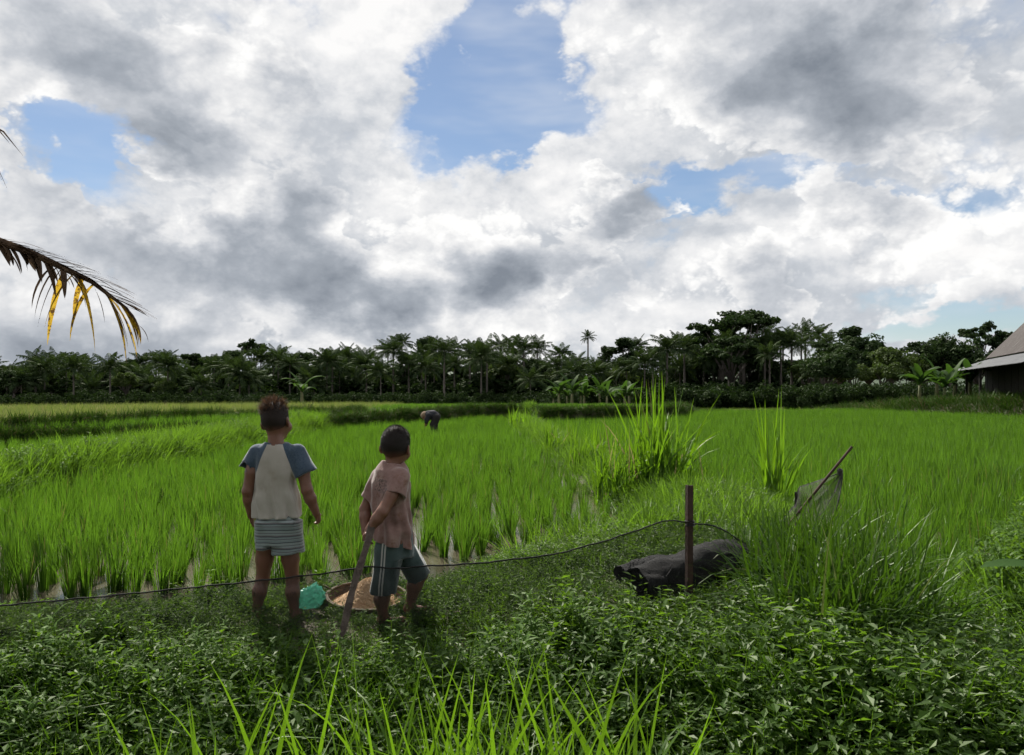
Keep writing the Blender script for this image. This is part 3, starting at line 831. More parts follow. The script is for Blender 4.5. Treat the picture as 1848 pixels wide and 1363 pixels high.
# ------------------------------------------------------------------ banana plants
def leaf3(L, Wd, lean0, lean1, S=9, fold=.35, power=1.3, seed=0, tear=.25, prof=None):
    """broad leaf with a folded midrib, along +X; returns V, Q"""
    r = np.random.default_rng(seed)
    t = np.linspace(0, 1, S + 1); tm = (t[:-1] + t[1:]) / 2
    ang = lean0 + (lean1 - lean0) * tm ** power
    rr = np.concatenate([[0], np.cumsum(np.sin(ang) * L / S)]); zz = np.concatenate([[0], np.cumsum(np.cos(ang) * L / S)])
    w = Wd * .5 * (np.sin(np.pi * np.clip(t * .93 + .05, 0, 1)) ** .6 if prof is None else prof(t))
    a2 = np.interp(t, tm, ang)
    upx, upz = -np.cos(a2), np.sin(a2)
    V = []; Q = []
    for i in range(S + 1):
        wl_, wr_ = w[i] * r.uniform(1 - tear, 1), w[i] * r.uniform(1 - tear, 1)
        V += [(rr[i] + upx[i] * wl_ * fold, -wl_, zz[i] + upz[i] * wl_ * fold), (rr[i], 0, zz[i]), (rr[i] + upx[i] * wr_ * fold, wr_, zz[i] + upz[i] * wr_ * fold)]
    for i in range(S):
        b = i * 3; Q += [(b, b + 1, b + 4, b + 3), (b + 1, b + 2, b + 5, b + 4)]
    return np.array(V), Q
BAN_LEAF = []
for i in range(5):
    V, Q = leaf3(1.9, .55, .25 + .1 * i, 1.0 + .32 * i, 9, .3, 1.2, 600 + i, .3)
    BAN_LEAF.append(mesh_np('banana_leaf', V, Q, None, [M['banana']], True))
M['banana_stem'] = plain('banana_stem', (.10, .13, .05), (.16, .13, .07), 5, .7)
G = Geo(); G.tube([(0, 0, -.1), (.02, 0, .6), (.03, .02, 1.35)], [.12, .10, .06], 8)
BAN_STEM = G.mesh('banana_stem', [M['banana_stem']], True)
def banana(x, y, label, group, s=1.0, nleaf=11):
    z = float(height(np.array([x]), np.array([y]))[0])
    t = thing('banana_plant', label, 'banana plant', (x, y, z), RNG.uniform(0, 6.28), group)
    link('stem', BAN_STEM, t).scale = (s, s, s)
    for i in range(nleaf):
        o = link('leaf', BAN_LEAF[RNG.integers(0, 5)], t, (0.02, 0, s * RNG.uniform(1.05, 1.35)))
        k2 = s * RNG.uniform(.55, .95); o.scale = (k2, k2, k2)
        o.rotation_euler = (RNG.normal(0, .15), RNG.normal(0, .1), i * 2.4 + RNG.normal(0, .3))
BANS = [(1660, 44.5, 1.0), (1690, 45.5, 1.15), (1722, 44, .95), (1750, 46, 1.1), (1705, 43, .8)]
for i, (px, D, s) in enumerate(sorted(BANS)):
    banana((px - 924) / F * D, D, 'banana plant growing beside the hut, %s from the left' % ordinal(i), 'banana plants beside the hut', s)
for i in range(13):
    D = RNG.uniform(84, 97); px = 1000 + 150 * (i + RNG.uniform(-.3, .3)) / 13
    banana((px - 924) / F * D, D, 'pale green banana plant in the distant grove below the skyline gap', 'banana plants of the distant grove', RNG.uniform(1.0, 1.7), 10)
banana((545 - 924) / F * 88, 88, 'single banana plant at the foot of the trees right of the taller boy', None, 1.9, 8)

# ------------------------------------------------------------------ hut with corrugated iron roof
m = newmat('rusty_corrugated_iron'); k = N(m)
vec = k.coord('Object')
st = k.noise(1.0, 5, .65, k.n('ShaderNodeMapping', {'Vector': vec, 'Scale': (5.0, .35, .35)}).outputs[0])
bl = k.noise(1.6, 4, .6, vec)
rust = k.ramp(k.math('ADD', k.math('MULTIPLY', st, .7), k.math('MULTIPLY', bl, .4)), [(.40, (.065, .060, .060)), (.50, (.030, .022, .020)), (.60, (.017, .010, .009)), (.75, (.085, .078, .076))])
k.out(k.n('ShaderNodeBsdfPrincipled', {'Base Color': rust, 'Roughness': .75, 'Metallic': .05, 'Specular IOR Level': .3}).outputs[0])
M['rust'] = m
M['zinc'] = plain('grey_corrugated_iron', (.07, .074, .082), (.105, .11, .118), 2, .7, .2, 20, .4)
M['darkwood'] = plain('dark_wood', (.014, .012, .010), (.03, .025, .02), 8, .85, .3, 30)
hA = Vector((28.1, 50.0, 2.42)); e = Vector((-.38, -.925, 0)).normalized(); nn = Vector((.925, -.38, 0)).normalized()
hut = thing('hut', 'field hut with rusty corrugated iron roof and dark walls at the right edge', 'hut', (hA.x, hA.y, .8), math.atan2(e.y, e.x))
Mi = hut.matrix_basis.copy()
Mi = (Matrix.Translation(hut.location) @ Matrix.Rotation(math.atan2(e.y, e.x), 4, 'Z')).inverted()
def corr(name, s0, z0, s1, z1, mat, l0, l1, sheet=.8, flip=1):
    """corrugated sheets side by side; run l along the eave, slope from (s0,z0) to (s1,z1)"""
    i = 0; l = l0
    while l < l1 - .05:
        G = Geo(); nw = 12
        dz = (i % 2) * .006
        rows = []
        for q in range(nw * 4 + 1):
            lc = l + (sheet + .04) * q / (nw * 4)
            b = .018 * math.sin(2 * math.pi * q / 4) + dz
            p0 = hA + e * lc + nn * s0 + Vector((0, 0, z0 - hA.z + b)); p1 = hA + e * lc + nn * s1 + Vector((0, 0, z1 - hA.z + b))
            rows += [tuple(Mi @ p0), tuple(Mi @ p1)]
        nq = nw * 4
        G.add(rows, [(2 * q, 2 * q + 2, 2 * q + 3, 2 * q + 1) for q in range(nq)])
        link(name, G.mesh(name, [mat], True), hut)
        l += sheet; i += 1
corr('roof_sheet', 2.1, 3.30, 5.2, 6.6, M['rust'], 0.0, 20)
corr('eave_sheet', 0.0, 2.45, 2.3, 3.26, M['zinc'], -.1, 20)
corr('rear_roof_sheet', 8.3, 3.30, 5.15, 6.62, M['rust'], 0.0, 20)
def hutbox(name, lo, hi, mat):
    G = Geo()
    V = []
    for (l, s_, z) in ((lo[0], lo[1], lo[2]), (hi[0], lo[1], lo[2]), (hi[0], hi[1], lo[2]), (lo[0], hi[1], lo[2]), (lo[0], lo[1], hi[2]), (hi[0], lo[1], hi[2]), (hi[0], hi[1], hi[2]), (lo[0], hi[1], hi[2])):
        V.append(tuple(Mi @ (hA + e * l + nn * s_ + Vector((0, 0, z - hA.z)))))
    G.add(V, [(0, 3, 2, 1), (4, 5, 6, 7), (0, 1, 5, 4), (1, 2, 6, 5), (2, 3, 7, 6), (3, 0, 4, 7)])
    return link(name, G.mesh(name, [mat]), hut)
for i in range(16):
    hutbox('wall_board', (1.0 + i * .85, 1.9 + .01 * (i % 2), .3), (1.0 + i * .85 + .83, 1.97 + .01 * (i % 2), 3.0), M['darkwood'])
hutbox('end_wall', (1.02, 2.1, .3), (1.1, 8.2, 3.2), M['darkwood'])
for l in (.3, 4.5, 9): hutbox('post', (l, .35, .2), (l + .12, .47, 2.5), M['darkwood'])
hutbox('verge_board', (-.06, 2.1, 3.2), (-.02, 2.3, 3.4), M['darkwood'])

# unseen trees added behind the camera to cut the sky fill
for i, (x, y, hgt, kd) in enumerate([(-6.5, -7, 9, 'round'), (-2.2, -9, 11, 'round'), (2.5, -7.5, 9.5, 'round'), (6.8, -8, 10, 'round'), (-10.5, -3.5, 8, 'round'), (10.5, -4.5, 8.5, 'round'), (0, -14, 13, 'round'), (-6, -15, 13, 'round'), (6, -15, 13, 'round')]):
    t = thing('broadleaf_tree', 'unseen tree added behind the viewpoint to block sky light', 'tree', (x, y, .0), i * 1.3, 'trees added behind the viewpoint')
    tm, cm = BROAD[kd][i % 3]
    for nm, me in (('trunk', tm), ('crown', cm)):
        o = link(nm, me, t); o.scale = (hgt / 8.5, hgt / 8.5, hgt / 9.6)

# ------------------------------------------------------------------ weeds on the bund
def diamonds(p, d, nrm, L, Wd):
    """N small leaves: rhombi from p along d"""
    p = np.asarray(p); d = np.asarray(d); n = len(p)
    u = np.cross(nrm, d); u /= np.linalg.norm(u, axis=1)[:, None] + 1e-9
    L = np.broadcast_to(L, (n,))[:, None]; Wd = np.broadcast_to(Wd, (n,))[:, None]
    V = np.stack([p, p + d * L * .45 + u * Wd * .5 + nrm * Wd * .12, p + d * L - nrm * L * .12, p + d * L * .45 - u * Wd * .5 + nrm * Wd * .12], 1).reshape(-1, 3)
    return V, np.arange(n * 4).reshape(-1, 4)
def sprig(seed, stems=5, H=.09, Ll=.026, name='creeping_weed', mat='weed', pairs=5, spread=1.0):
    r = np.random.default_rng(seed); G = Geo()
    for s in range(stems):
        az = r.uniform(0, 6.28); le = r.uniform(.2, spread)
        top = np.array([math.cos(az) * math.sin(le), math.sin(az) * math.sin(le), math.cos(le)]) * H * r.uniform(.7, 1.4)
        w = .0012
        sd = np.array([-math.sin(az), math.cos(az), 0]) * w
        G.add([-sd, sd, top + sd * .5, top - sd * .5], [(0, 1, 2, 3)])
        t = np.linspace(.25, 1, pairs)
        base = t[:, None] * top[None]
        a0 = r.uniform(0, 6.28)
        for q in range(2):
            a = a0 + np.arange(pairs) * 1.57 + q * math.pi + r.normal(0, .3, pairs)
            el = r.uniform(-.1, .7, pairs)
            d = np.stack([np.cos(a) * np.cos(el), np.sin(a) * np.cos(el), np.sin(el)], -1)
            nrm = np.stack([-np.cos(a) * np.sin(el), -np.sin(a) * np.sin(el), np.cos(el)], -1) + r.normal(0, .2, (pairs, 3))
            L = Ll * r.uniform(.6, 1.25, pairs)
            V, Q = diamonds(base, d, nrm, L, L * r.uniform(.38, .55, pairs))
            G.add(V, Q)
    return hidden(name + '_src', G.mesh(name, [M[mat]]))
SPRIG = [sprig(700 + i) for i in range(6)]
SPRIG_T = [sprig(710 + i, 4, .17, .034, pairs=7, spread=.7) for i in range(4)]
def lance(seed, H=.34, nl=16, Ll=.10):
    r = np.random.default_rng(seed); G = Geo()
    for s in range(3):
        az = r.uniform(0, 6.28); le = r.uniform(.05, .45); h = H * r.uniform(.6, 1.1)
        top = np.array([math.cos(az) * math.sin(le), math.sin(az) * math.sin(le), math.cos(le)]) * h
        G.tube([(0, 0, 0), tuple(top)], [.0028, .0012], 4, False)
        t = np.linspace(.2, 1, nl)
        V, Q, T = blades(t[:, None] * top[None], np.arange(nl) * 2.4 + r.normal(0, .4, nl), r.uniform(.5, .9, nl), r.uniform(1.5, 2.2, nl), Ll * r.uniform(.6, 1.1, nl), .017, 3, 1.0)
        G.add(V, Q, T)
    return hidden('lance_weed_src', G.mesh('lance_weed', [M['weedlance']]))
LANCE = [lance(720 + i) for i in range(4)]

GR_DARK = [hidden('dark_grass', tuft_mesh('dark_grass', 18, (.15, .42), (.006, .012), .7, 1.6, 4, .06, M['mass'], 340 + i)) for i in range(4)]
# places kept clear for things that stand on the bund: (x, y, radius)
CLEAR = [(-.795, 4.24, .22), (-.80, 4.05, .06), (-1.06, 4.05, .09), (.66, 4.24, .07), (.8, 4.3, .09), (1.0, 4.42, .1), (1.18, 4.55, .1), (.75, 4.62, .08)]
def clear(a, b):
    ok = np.ones(a.shape, bool)
    for cx, cy, r in CLEAR: ok &= np.hypot(a - cx, b - cy) > r
    return ok
def weeds(name, n, xr, yr, fn, src, s0, s1, label, tilt=.15, zoff=0.0, patchy=None):
    a = RNG.uniform(*xr, n); b = RNG.uniform(*yr, n); h = height(a, b)
    kk = fn(a, b, h) & inview(a, b, .70, .5) & clear(a, b)
    if patchy: kk &= (vnoise(a, b, patchy[0], patchy[2]) + .5 * vnoise(a, b, patchy[0] * 2.7, patchy[2] + 1)) > patchy[1]
    a, b, h = a[kk], b[kk], h[kk]
    s = RNG.uniform(s0, s1, a.size) * (1 + .25 * vnoise(a, b, 1.6, 12))
    s = s * (1 - .5 * np.exp(-((a + .95) / .65) ** 2 - ((b - 3.8) / .38) ** 2))
    return scatter(name, np.stack([a, b, h + zoff], -1), rand_rot(a.size, tilt), np.stack([s, s, s], -1), RNG.integers(0, len(src), a.size), src, label=label)
onb = lambda a, b, h: ((sdpoly(a, b, BUND) > -.06) | (b < 3.4)) & (b < 7.6) & (h > -.03)
weeds('bund_weeds', 17000, (-3.9, 3.0), (2.3, 7.6), onb, SPRIG, .6, 1.0, 'small-leaved creeping weeds covering the near bund')
weeds('tall_bund_weeds', 4200, (-3.9, 2.6), (2.3, 7.0), onb, SPRIG_T, .4, .85, 'taller leafy weeds scattered on the near bund', patchy=(1.4, -.1, 21))
weeds('bund_short_grass', 2600, (-3.9, 3.0), (2.2, 7.4), onb, GR_SHORT, .5, 1.2, 'short grass between the weeds of the near bund', patchy=(1.1, -.2, 31))
weeds('ditch_weeds', 8000, (-2.2, 2.2), (1.5, 3.3), lambda a, b, h: (b > 1.6), SPRIG_T, .5, 1.0, 'dark weeds in the ditch before the bund')
weeds('ditch_grass', 2600, (-2.2, 2.2), (1.5, 3.2), lambda a, b, h: (b > 1.6), GR_DARK, .5, 1.1, 'grass in the ditch before the bund')
weeds('ditch_lance_weeds', 650, (-2.2, 2.4), (1.7, 3.6), lambda a, b, h: (b > 1.6), LANCE, .45, .85, 'narrow-leaved weeds in front of the bund', patchy=(1.3, -.1, 71))
weeds('front_right_weeds', 1500, (.2, 2.5), (2.2, 3.8), lambda a, b, h: (b > 1.6), SPRIG_T, .9, 1.5, 'tall leafy weeds on the near slope below the net rolls', patchy=(1.5, -.25, 81))
weeds('front_left_weeds', 900, (-2.6, .2), (2.3, 3.3), lambda a, b, h: (b > 1.6), SPRIG_T, .8, 1.3, 'clumps of taller leafy weeds on the near slope at the left', patchy=(1.5, .1, 91))
rb = lambda a, b, h: (sdpoly(a, b, RBANK) > -.15)
weeds('side_bank_weeds', 6000, (2.4, 6), (2.2, 8), rb, SPRIG_T, .6, 1.1, 'leafy weeds on the bank at the right edge')
weeds('side_bank_lance_weeds', 900, (2.5, 6.0), (3.0, 7.4), rb, LANCE, .7, 1.25, 'lance-leaved weeds on the bank at the right edge', patchy=(1.0, -.3, 41))
weeds('side_bank_grass', 1800, (2.3, 5.5), (2.2, 7.5), rb, GR_PATH, .6, 1.3, 'grass on the bank at the right edge')
weeds('path_weeds', 5200, (-.5, 3.2), (6.6, 20), lambda a, b, h: (sdpoly(a, b, BUND) > -.1), SPRIG_T, .6, 1.1, 'leafy weeds on the path between the paddies', patchy=(.8, -.35, 51))
weeds('left_bund_weeds', 2600, (-8, -5.5), (7, 24), lambda a, b, h: (sdpoly(a, b, LBUND) > -.2), LANCE, .6, 1.1, 'bushy weeds on the bund left of the paddy', patchy=(.5, -.4, 61))

# ------------------------------------------------------------------ tall grass clumps, each a thing of its own
def gz(x, y): return float(height(np.array([x]), np.array([y]))[0])
def tall_tuft(name, x, y, nb, Lr, Wr, l0, l1, rad, label, seed, cat='grass', group=None, power=1.8, mat='blade', S=6, bias=None):
    r = np.random.default_rng(seed)
    az = r.uniform(0, 2 * math.pi, nb)
    if bias is not None: az = bias + r.normal(0, 1.0, nb)
    rr = np.sqrt(r.uniform(0, 1, nb)) * rad
    aa = r.uniform(0, 6.28, nb)
    base = np.stack([rr * np.cos(aa), rr * np.sin(aa), np.full(nb, -.04)], -1)
    u = r.uniform(0, 1, nb) ** (.75 if mat == 'mass' else 1.0)
    lean0 = l0 * u * .6; lean1 = lean0 + l1 * (u ** 1.5) + r.uniform(0, .15, nb)
    L = r.uniform(*Lr, nb) * (1 - .25 * u)
    V, Q, T = blades(base, az, lean0, lean1, L, r.uniform(*Wr, nb), S, power, r.normal(0, .7, nb), 0.0, r.uniform(-1.2, 1.2, nb))
    return tag(link(name, mesh_np(name, V, Q, T, [M[mat]]), loc=(x, y, gz(x, y))), label, cat, group)
def atpx(px, Y): return (px - 924) / F * Y
tall_tuft('tall_grass_clump', atpx(1188, 9.8), 9.8, 190, (.6, 1.75), (.024, .05), .7, 1.0, .34, 'biggest tall grass clump on the path, blades reaching up to the treeline', 801)
tall_tuft('tall_grass_clump', atpx(1115, 9.6), 9.6, 140, (.5, 1.25), (.016, .03), .7, 1.2, .30, 'bushy grass clump just left of the biggest clump on the path', 802)
tall_tuft('tall_grass_clump', atpx(1245, 9.4), 9.4, 120, (.35, .85), (.014, .026), .8, 1.5, .30, 'low arching grass clump just right of the biggest clump on the path', 803)
tall_tuft('tall_grass_clump', atpx(1395, 8.2), 8.2, 54, (.6, 1.5), (.022, .044), .45, .7, .12, 'lone upright grass clump with few broad blades beside the right paddy', 804)
tall_tuft('tall_grass_clump', atpx(1055, 13), 13, 110, (.4, .95), (.016, .028), .6, 1.1, .3, 'spiky grass clump in the middle of the path', 805)
tall_tuft('tall_grass_clump', atpx(1010, 16), 16, 110, (.4, .95), (.018, .03), .6, 1.1, .35, 'grass clump farther along the path beyond the spiky one', 806)
tall_tuft('tall_grass_clump', atpx(1085, 14.5), 14.5, 100, (.4, 1.05), (.018, .03), .5, 1.0, .25, 'grass clump on the right side of the path behind the spiky one', 807)
tall_tuft('tall_grass_clump', atpx(945, 27), 27, 60, (.4, 1.0), (.03, .05), .7, 1.2, .6, 'round grass clump at the far end of the path', 808)
# the dense mass of long grass right of the net rolls
MASS = [(1375, 4.6, .45, .75, 'left edge of the long grass mass beside the net rolls'), (1440, 4.9, .45, .8, 'back of the long grass mass below the leaning stick'), (1500, 4.6, .5, .8, 'middle of the long grass mass'),
        (1565, 4.7, .45, .75, 'right back corner of the long grass mass near the water'), (1420, 4.1, .4, .7, 'shaded front left of the long grass mass'), (1490, 3.95, .5, .8, 'shaded front middle of the long grass mass'),
        (1560, 4.1, .5, .8, 'shaded front right of the long grass mass'), (1620, 4.4, .4, .7, 'right flank of the long grass mass, leaning over the water'), (1530, 3.5, .5, .8, 'drooping clump lowest in front of the long grass mass'),
        (1640, 3.9, .35, .6, 'low clump at the right foot of the long grass mass'), (1350, 5.2, .3, .6, 'small bright clump behind the net rolls'), (1460, 3.45, .55, .85, 'drooping clump in front of the mass, left of the lowest one'), (1590, 3.55, .55, .85, 'drooping clump in front of the mass, right of the lowest one')]
for i, (px, Y, a, b, lb) in enumerate(MASS):
    tall_tuft('long_grass_clump', atpx(px, Y), Y, 240, (a * (.52 if Y > 4.3 else 1.0), b * (.58 if Y > 4.3 else 1.0)), (.009, .017), 1.1, 2.4, .22, 'long arching grass at the ' + lb if not lb.startswith(('small', 'low', 'drooping')) else 'long grass, ' + lb, 820 + i, group='clumps of the long grass mass', power=1.5, mat='mass')
# foreground tufts with their single blades
FG = [(210, 1.95, .55), (300, 2.0, .74), (385, 2.05, .8), (455, 2.0, .82), (560, 1.95, .6), (625, 2.0, .84), (715, 2.0, .86), (790, 1.95, .78), (850, 2.0, .88), (905, 2.05, .84), (965, 1.95, .66), (1050, 2.0, .86), (1120, 2.0, .72), (1180, 2.05, .8), (1290, 1.95, .52), (90, 1.95, .45)]
place = lambda i: 'leftmost' if i == 0 else '%s from the left' % ordinal(i)
FG.sort()
BLADE_ME = []
for i in range(26):
    r = np.random.default_rng(900 + i)
    l0 = r.uniform(.02, .35); l1 = l0 + r.choice([.1, .2, .35, .5, 1.0, 1.7], p=[.15, .2, .2, .15, .15, .15])
    V, Q, T = blades([(0, 0, 0)], 0.0, l0, l1, 1.0, r.uniform(.015, .028), 9, 2.0, r.normal(0, .5), 0.0, 1.57 + r.normal(0, .55))
    BLADE_ME.append(mesh_np('blade', V, Q, T, [M['blade']], True))
for i, (px, Y, L) in enumerate(FG):
    x = atpx(px, Y)
    t = thing('foreground_grass_tuft', 'tuft of broad bright grass blades along the bottom edge, %s' % place(i), 'grass', (x, Y, gz(x, Y) - .03), 0, 'grass tufts along the bottom edge')
    for q in range(int(RNG.integers(22, 32))):
        o = link('blade', BLADE_ME[RNG.integers(0, 26)], t, (RNG.normal(0, .035), RNG.normal(0, .05), 0))
        ln = L * RNG.uniform(.42, .96); o.scale = (ln, RNG.uniform(.55, 1.0), ln)
        o.rotation_euler = (0, 0, RNG.choice([0, math.pi]) + RNG.normal(0, .75))
tufts('foreground_grass', 650, (-1.7, 1.7), (1.6, 2.3), lambda a, b, h: (a < .75) & (a > -1.4), [hidden('fg_src', tuft_mesh('fg_grass', 20, (.25, .58), (.006, .013), .6, 1.3, 4, .06, M['blade'], 950 + i)) for i in range(4)], .6, 1.0, 'thinner grass between the tufts along the bottom edge', .1)

# broad-leaved plant reaching in at the right edge
def broadleaf_plant():
    x, y = 1.92, 2.62
    t = thing('broad_leaved_plant', 'plant with large dark green leaves reaching in from the right edge', 'plant', (x, y, gz(x, y)))
    m2 = leaf_mat('broad_leaf', (.025, .065, .014), (.04, .09, .02), (.12, .27, .015), .4, .008, .5, 2.0)
    G = Geo(); G.tube([(0, 0, -.05), (.01, 0, .3), (-.01, .01, .82)], [.012, .01, .006], 7)
    link('stem', G.mesh('stem', [plain('green_stem', (.07, .10, .03), None)], True), t)
    for i, (z, az, L, l0, l1, ty) in enumerate([(.70, math.pi - .15, .32, 1.25, 1.75, 0), (.60, math.pi + .45, .26, 1.5, 2.3, 0), (.76, 1.2, .28, 1.0, 1.8, 0), (.45, -.6, .3, 1.1, 1.9, 0), (.70, -1.9, .22, .9, 1.6, 0)]):
        V, Q = leaf3(L, L * .42, l0, l1, 9, .18, 1.2, 40 + i, .05, prof=lambda tt: np.clip(np.sin(np.pi * np.clip(tt * 1.06 - .06, 0, 1)), 0, 1) ** .7 + .02)
        o = link('leaf', mesh_np('leaf', V, Q, None, [m2], True), t, (0, 0, z)); o.rotation_euler = (0, 0, az)
broadleaf_plant()

# ------------------------------------------------------------------ near coconut palm, its dying frond hangs in at the left
def dying_palm():
    D = 7.6
    tx, ty = -9.6, 8.6
    t = thing('coconut_palm', 'near coconut palm whose dying brown and yellow frond hangs in at the left', 'palm tree', (tx, ty, gz(tx, ty)))
    loc = Vector(t.location)
    top = Vector((tx + .1, ty - .1, 5.0))
    G = Geo(); pts = [Vector((tx, ty, -.1)), Vector((tx + .12, ty, 1.8)), Vector((tx + .12, ty - .05, 3.6)), top]
    G.tube([tuple(p - loc) for p in pts], [.24, .17, .15, .13], 12)
    link('trunk', G.mesh('trunk', [M['bark']], True), t)
    # other fronds of the crown, out of the frame
    r = np.random.default_rng(77); G = Geo()
    for i in range(14):
        az = math.radians(60) + i * 2.4
        if abs(((az - math.radians(-15) + math.pi) % (2 * math.pi)) - math.pi) < .5: continue
        frond_geo(G, r, tuple(top - loc), az, r.uniform(.2, 1.2), 2.6, r.uniform(.8, 1.3), 26, .06, .7)
    link('crown', G.mesh('crown', [M['palm']]), t)
    m2 = newmat('dry_palm_leaf'); k = N(m2)
    nz = k.noise(9, 4, .65, k.coord('Object'))
    isl = k.n('ShaderNodeObjectInfo').outputs['Random']
    c = k.ramp(nz, [(.35, (.045, .03, .022)), (.6, (.11, .075, .05)), (.75, (.16, .12, .08))])
    k.out(k.n('ShaderNodeMixShader', {0: .18, 1: k.n('ShaderNodeBsdfDiffuse', {'Color': c}).outputs[0], 2: k.n('ShaderNodeBsdfTranslucent', {'Color': c}).outputs[0]}).outputs[0])
    m3 = newmat('yellow_palm_leaf'); k = N(m3)
    nz = k.noise(16, 5, .7, k.coord('Object'))
    c = k.ramp(nz, [(.42, (.10, .055, .02)), (.50, (.50, .32, .03)), (.7, (.62, .42, .05))])
    k.out(k.n('ShaderNodeMixShader', {0: .5, 1: k.n('ShaderNodeBsdfDiffuse', {'Color': c}).outputs[0], 2: k.n('ShaderNodeBsdfTranslucent', {'Color': c}).outputs[0]}).outputs[0])
    rp = [(-420, 250), (-250, 330), (-120, 395), (-40, 425), (0, 436), (60, 458), (125, 489), (165, 508), (200, 535), (228, 556), (245, 580), (250, 602)]
    rp3 = [P(px, py, D + .9 * max(0, -px) / 420) for px, py in rp]
    rp3[0] = (rp3[0] + top) / 2
    pts = [top] + rp3
    G = Geo(); G.tube([tuple(p - loc) for p in pts], [.06, .055, .05, .045, .042, .04, .036, .032, .026, .02, .014, .010, .006], 6)
    # ragged fibres matted along the rachis
    r = np.random.default_rng(5)
    fr = link('dying_frond', G.mesh('dying_frond', [m2], True), t)
    fr['label'] = 'dying frond, brown along the stem with yellow hanging leaflets'
    A = np.array([p - loc for p in pts])
    seg = np.concatenate([[0], np.cumsum(np.linalg.norm(np.diff(A, axis=0), axis=1))])
    def at(s): return np.array([np.interp(s, seg, A[:, i]) for i in range(3)])
    s_at = lambda px: float(np.interp(px, [p[0] for p in rp], seg[1:]))
    def leaflet(px, L, az, l0, l1, Wd, mat, cut=False, tw=0.0):
        b = at(s_at(px))
        V, Q, T = blades([(0, 0, 0)], az, l0, l1, L, Wd, 7, .8, tw, .25 if cut else 0.0)
        o = link('leaflet', mesh_np('leaflet', V, Q, T, [mat], True), fr, tuple(b))
    u = D / F
    # torn brown leaflets
    for px in np.arange(-330, 130, 6.5):
        leaflet(px + r.normal(0, 2), r.uniform(38, 78) * u, r.normal(0, .6), r.uniform(1.9, 2.5), r.uniform(2.7, 3.1), r.uniform(.035, .075), m2, True, r.normal(0, .8))
    # matted ones lying along the stem
    for px in np.arange(-330, 225, 4):
        leaflet(px, r.uniform(50, 100) * u, r.normal(0, .12), r.uniform(1.45, 1.9), r.uniform(1.9, 2.3), r.uniform(.03, .06), m2, False, r.normal(0, .5))
    # long yellow and brown ones
    for px, L, a0, yel in [(112, 120, 2.9, 0), (118, 150, 2.6, 1), (128, 70, .4, 0), (134, 118, 2.9, 1), (141, 150, .1, 1), (150, 95, 2.8, 1), (157, 145, .2, 1), (163, 80, .3, 0), (170, 120, 2.9, 1), (177, 150, .1, 1), (184, 120, .3, 0), (192, 130, .1, 1),
                           (199, 112, .1, 1), (206, 100, .3, 0), (213, 95, .05, 1), (221, 80, .05, 1), (228, 70, .05, 0), (238, 55, 0, 1), (246, 40, 0, 0), (100, 95, 3.1, 0), (105, 110, 3.0, 0), (188, 140, .1, 0)]:
        leaflet(px, L * u, a0 + r.normal(0, .2), r.uniform(2.0, 2.6), r.uniform(2.95, 3.12), r.uniform(.045, .072) if yel else r.uniform(.02, .035), m3 if yel else m2, False, r.normal(0, .5))
    # tips of the frond above
    rp2 = [top, P(-260, 150, D + .8), P(-80, 190, D + .4), P(-30, 215, D + .2)]
    G = Geo(); G.tube([tuple(p - loc) for p in rp2], [.04, .03, .02, .008], 6)
    f2 = link('upper_frond', G.mesh('upper_frond', [m2], True), t)
    for (bx, by, ex, ey) in [(-40, 212, 42, 282), (-45, 214, 20, 262), (-60, 205, 5, 330), (-70, 200, 15, 345), (-75, 195, -10, 320)]:
        b = np.array(P(bx, by, D + .2) - loc); e2 = np.array(P(ex, ey, D + .15) - loc); mid = (b + e2) / 2 + np.array([.03, 0, .05])
        w = np.array([.006, 0, .006])
        link('leaflet', mesh_np('leaflet', [b - w, b + w, mid + w, mid - w, e2], [(0, 1, 2, 3)], [(3, 2, 4)], [m2]), f2)
dying_palm()

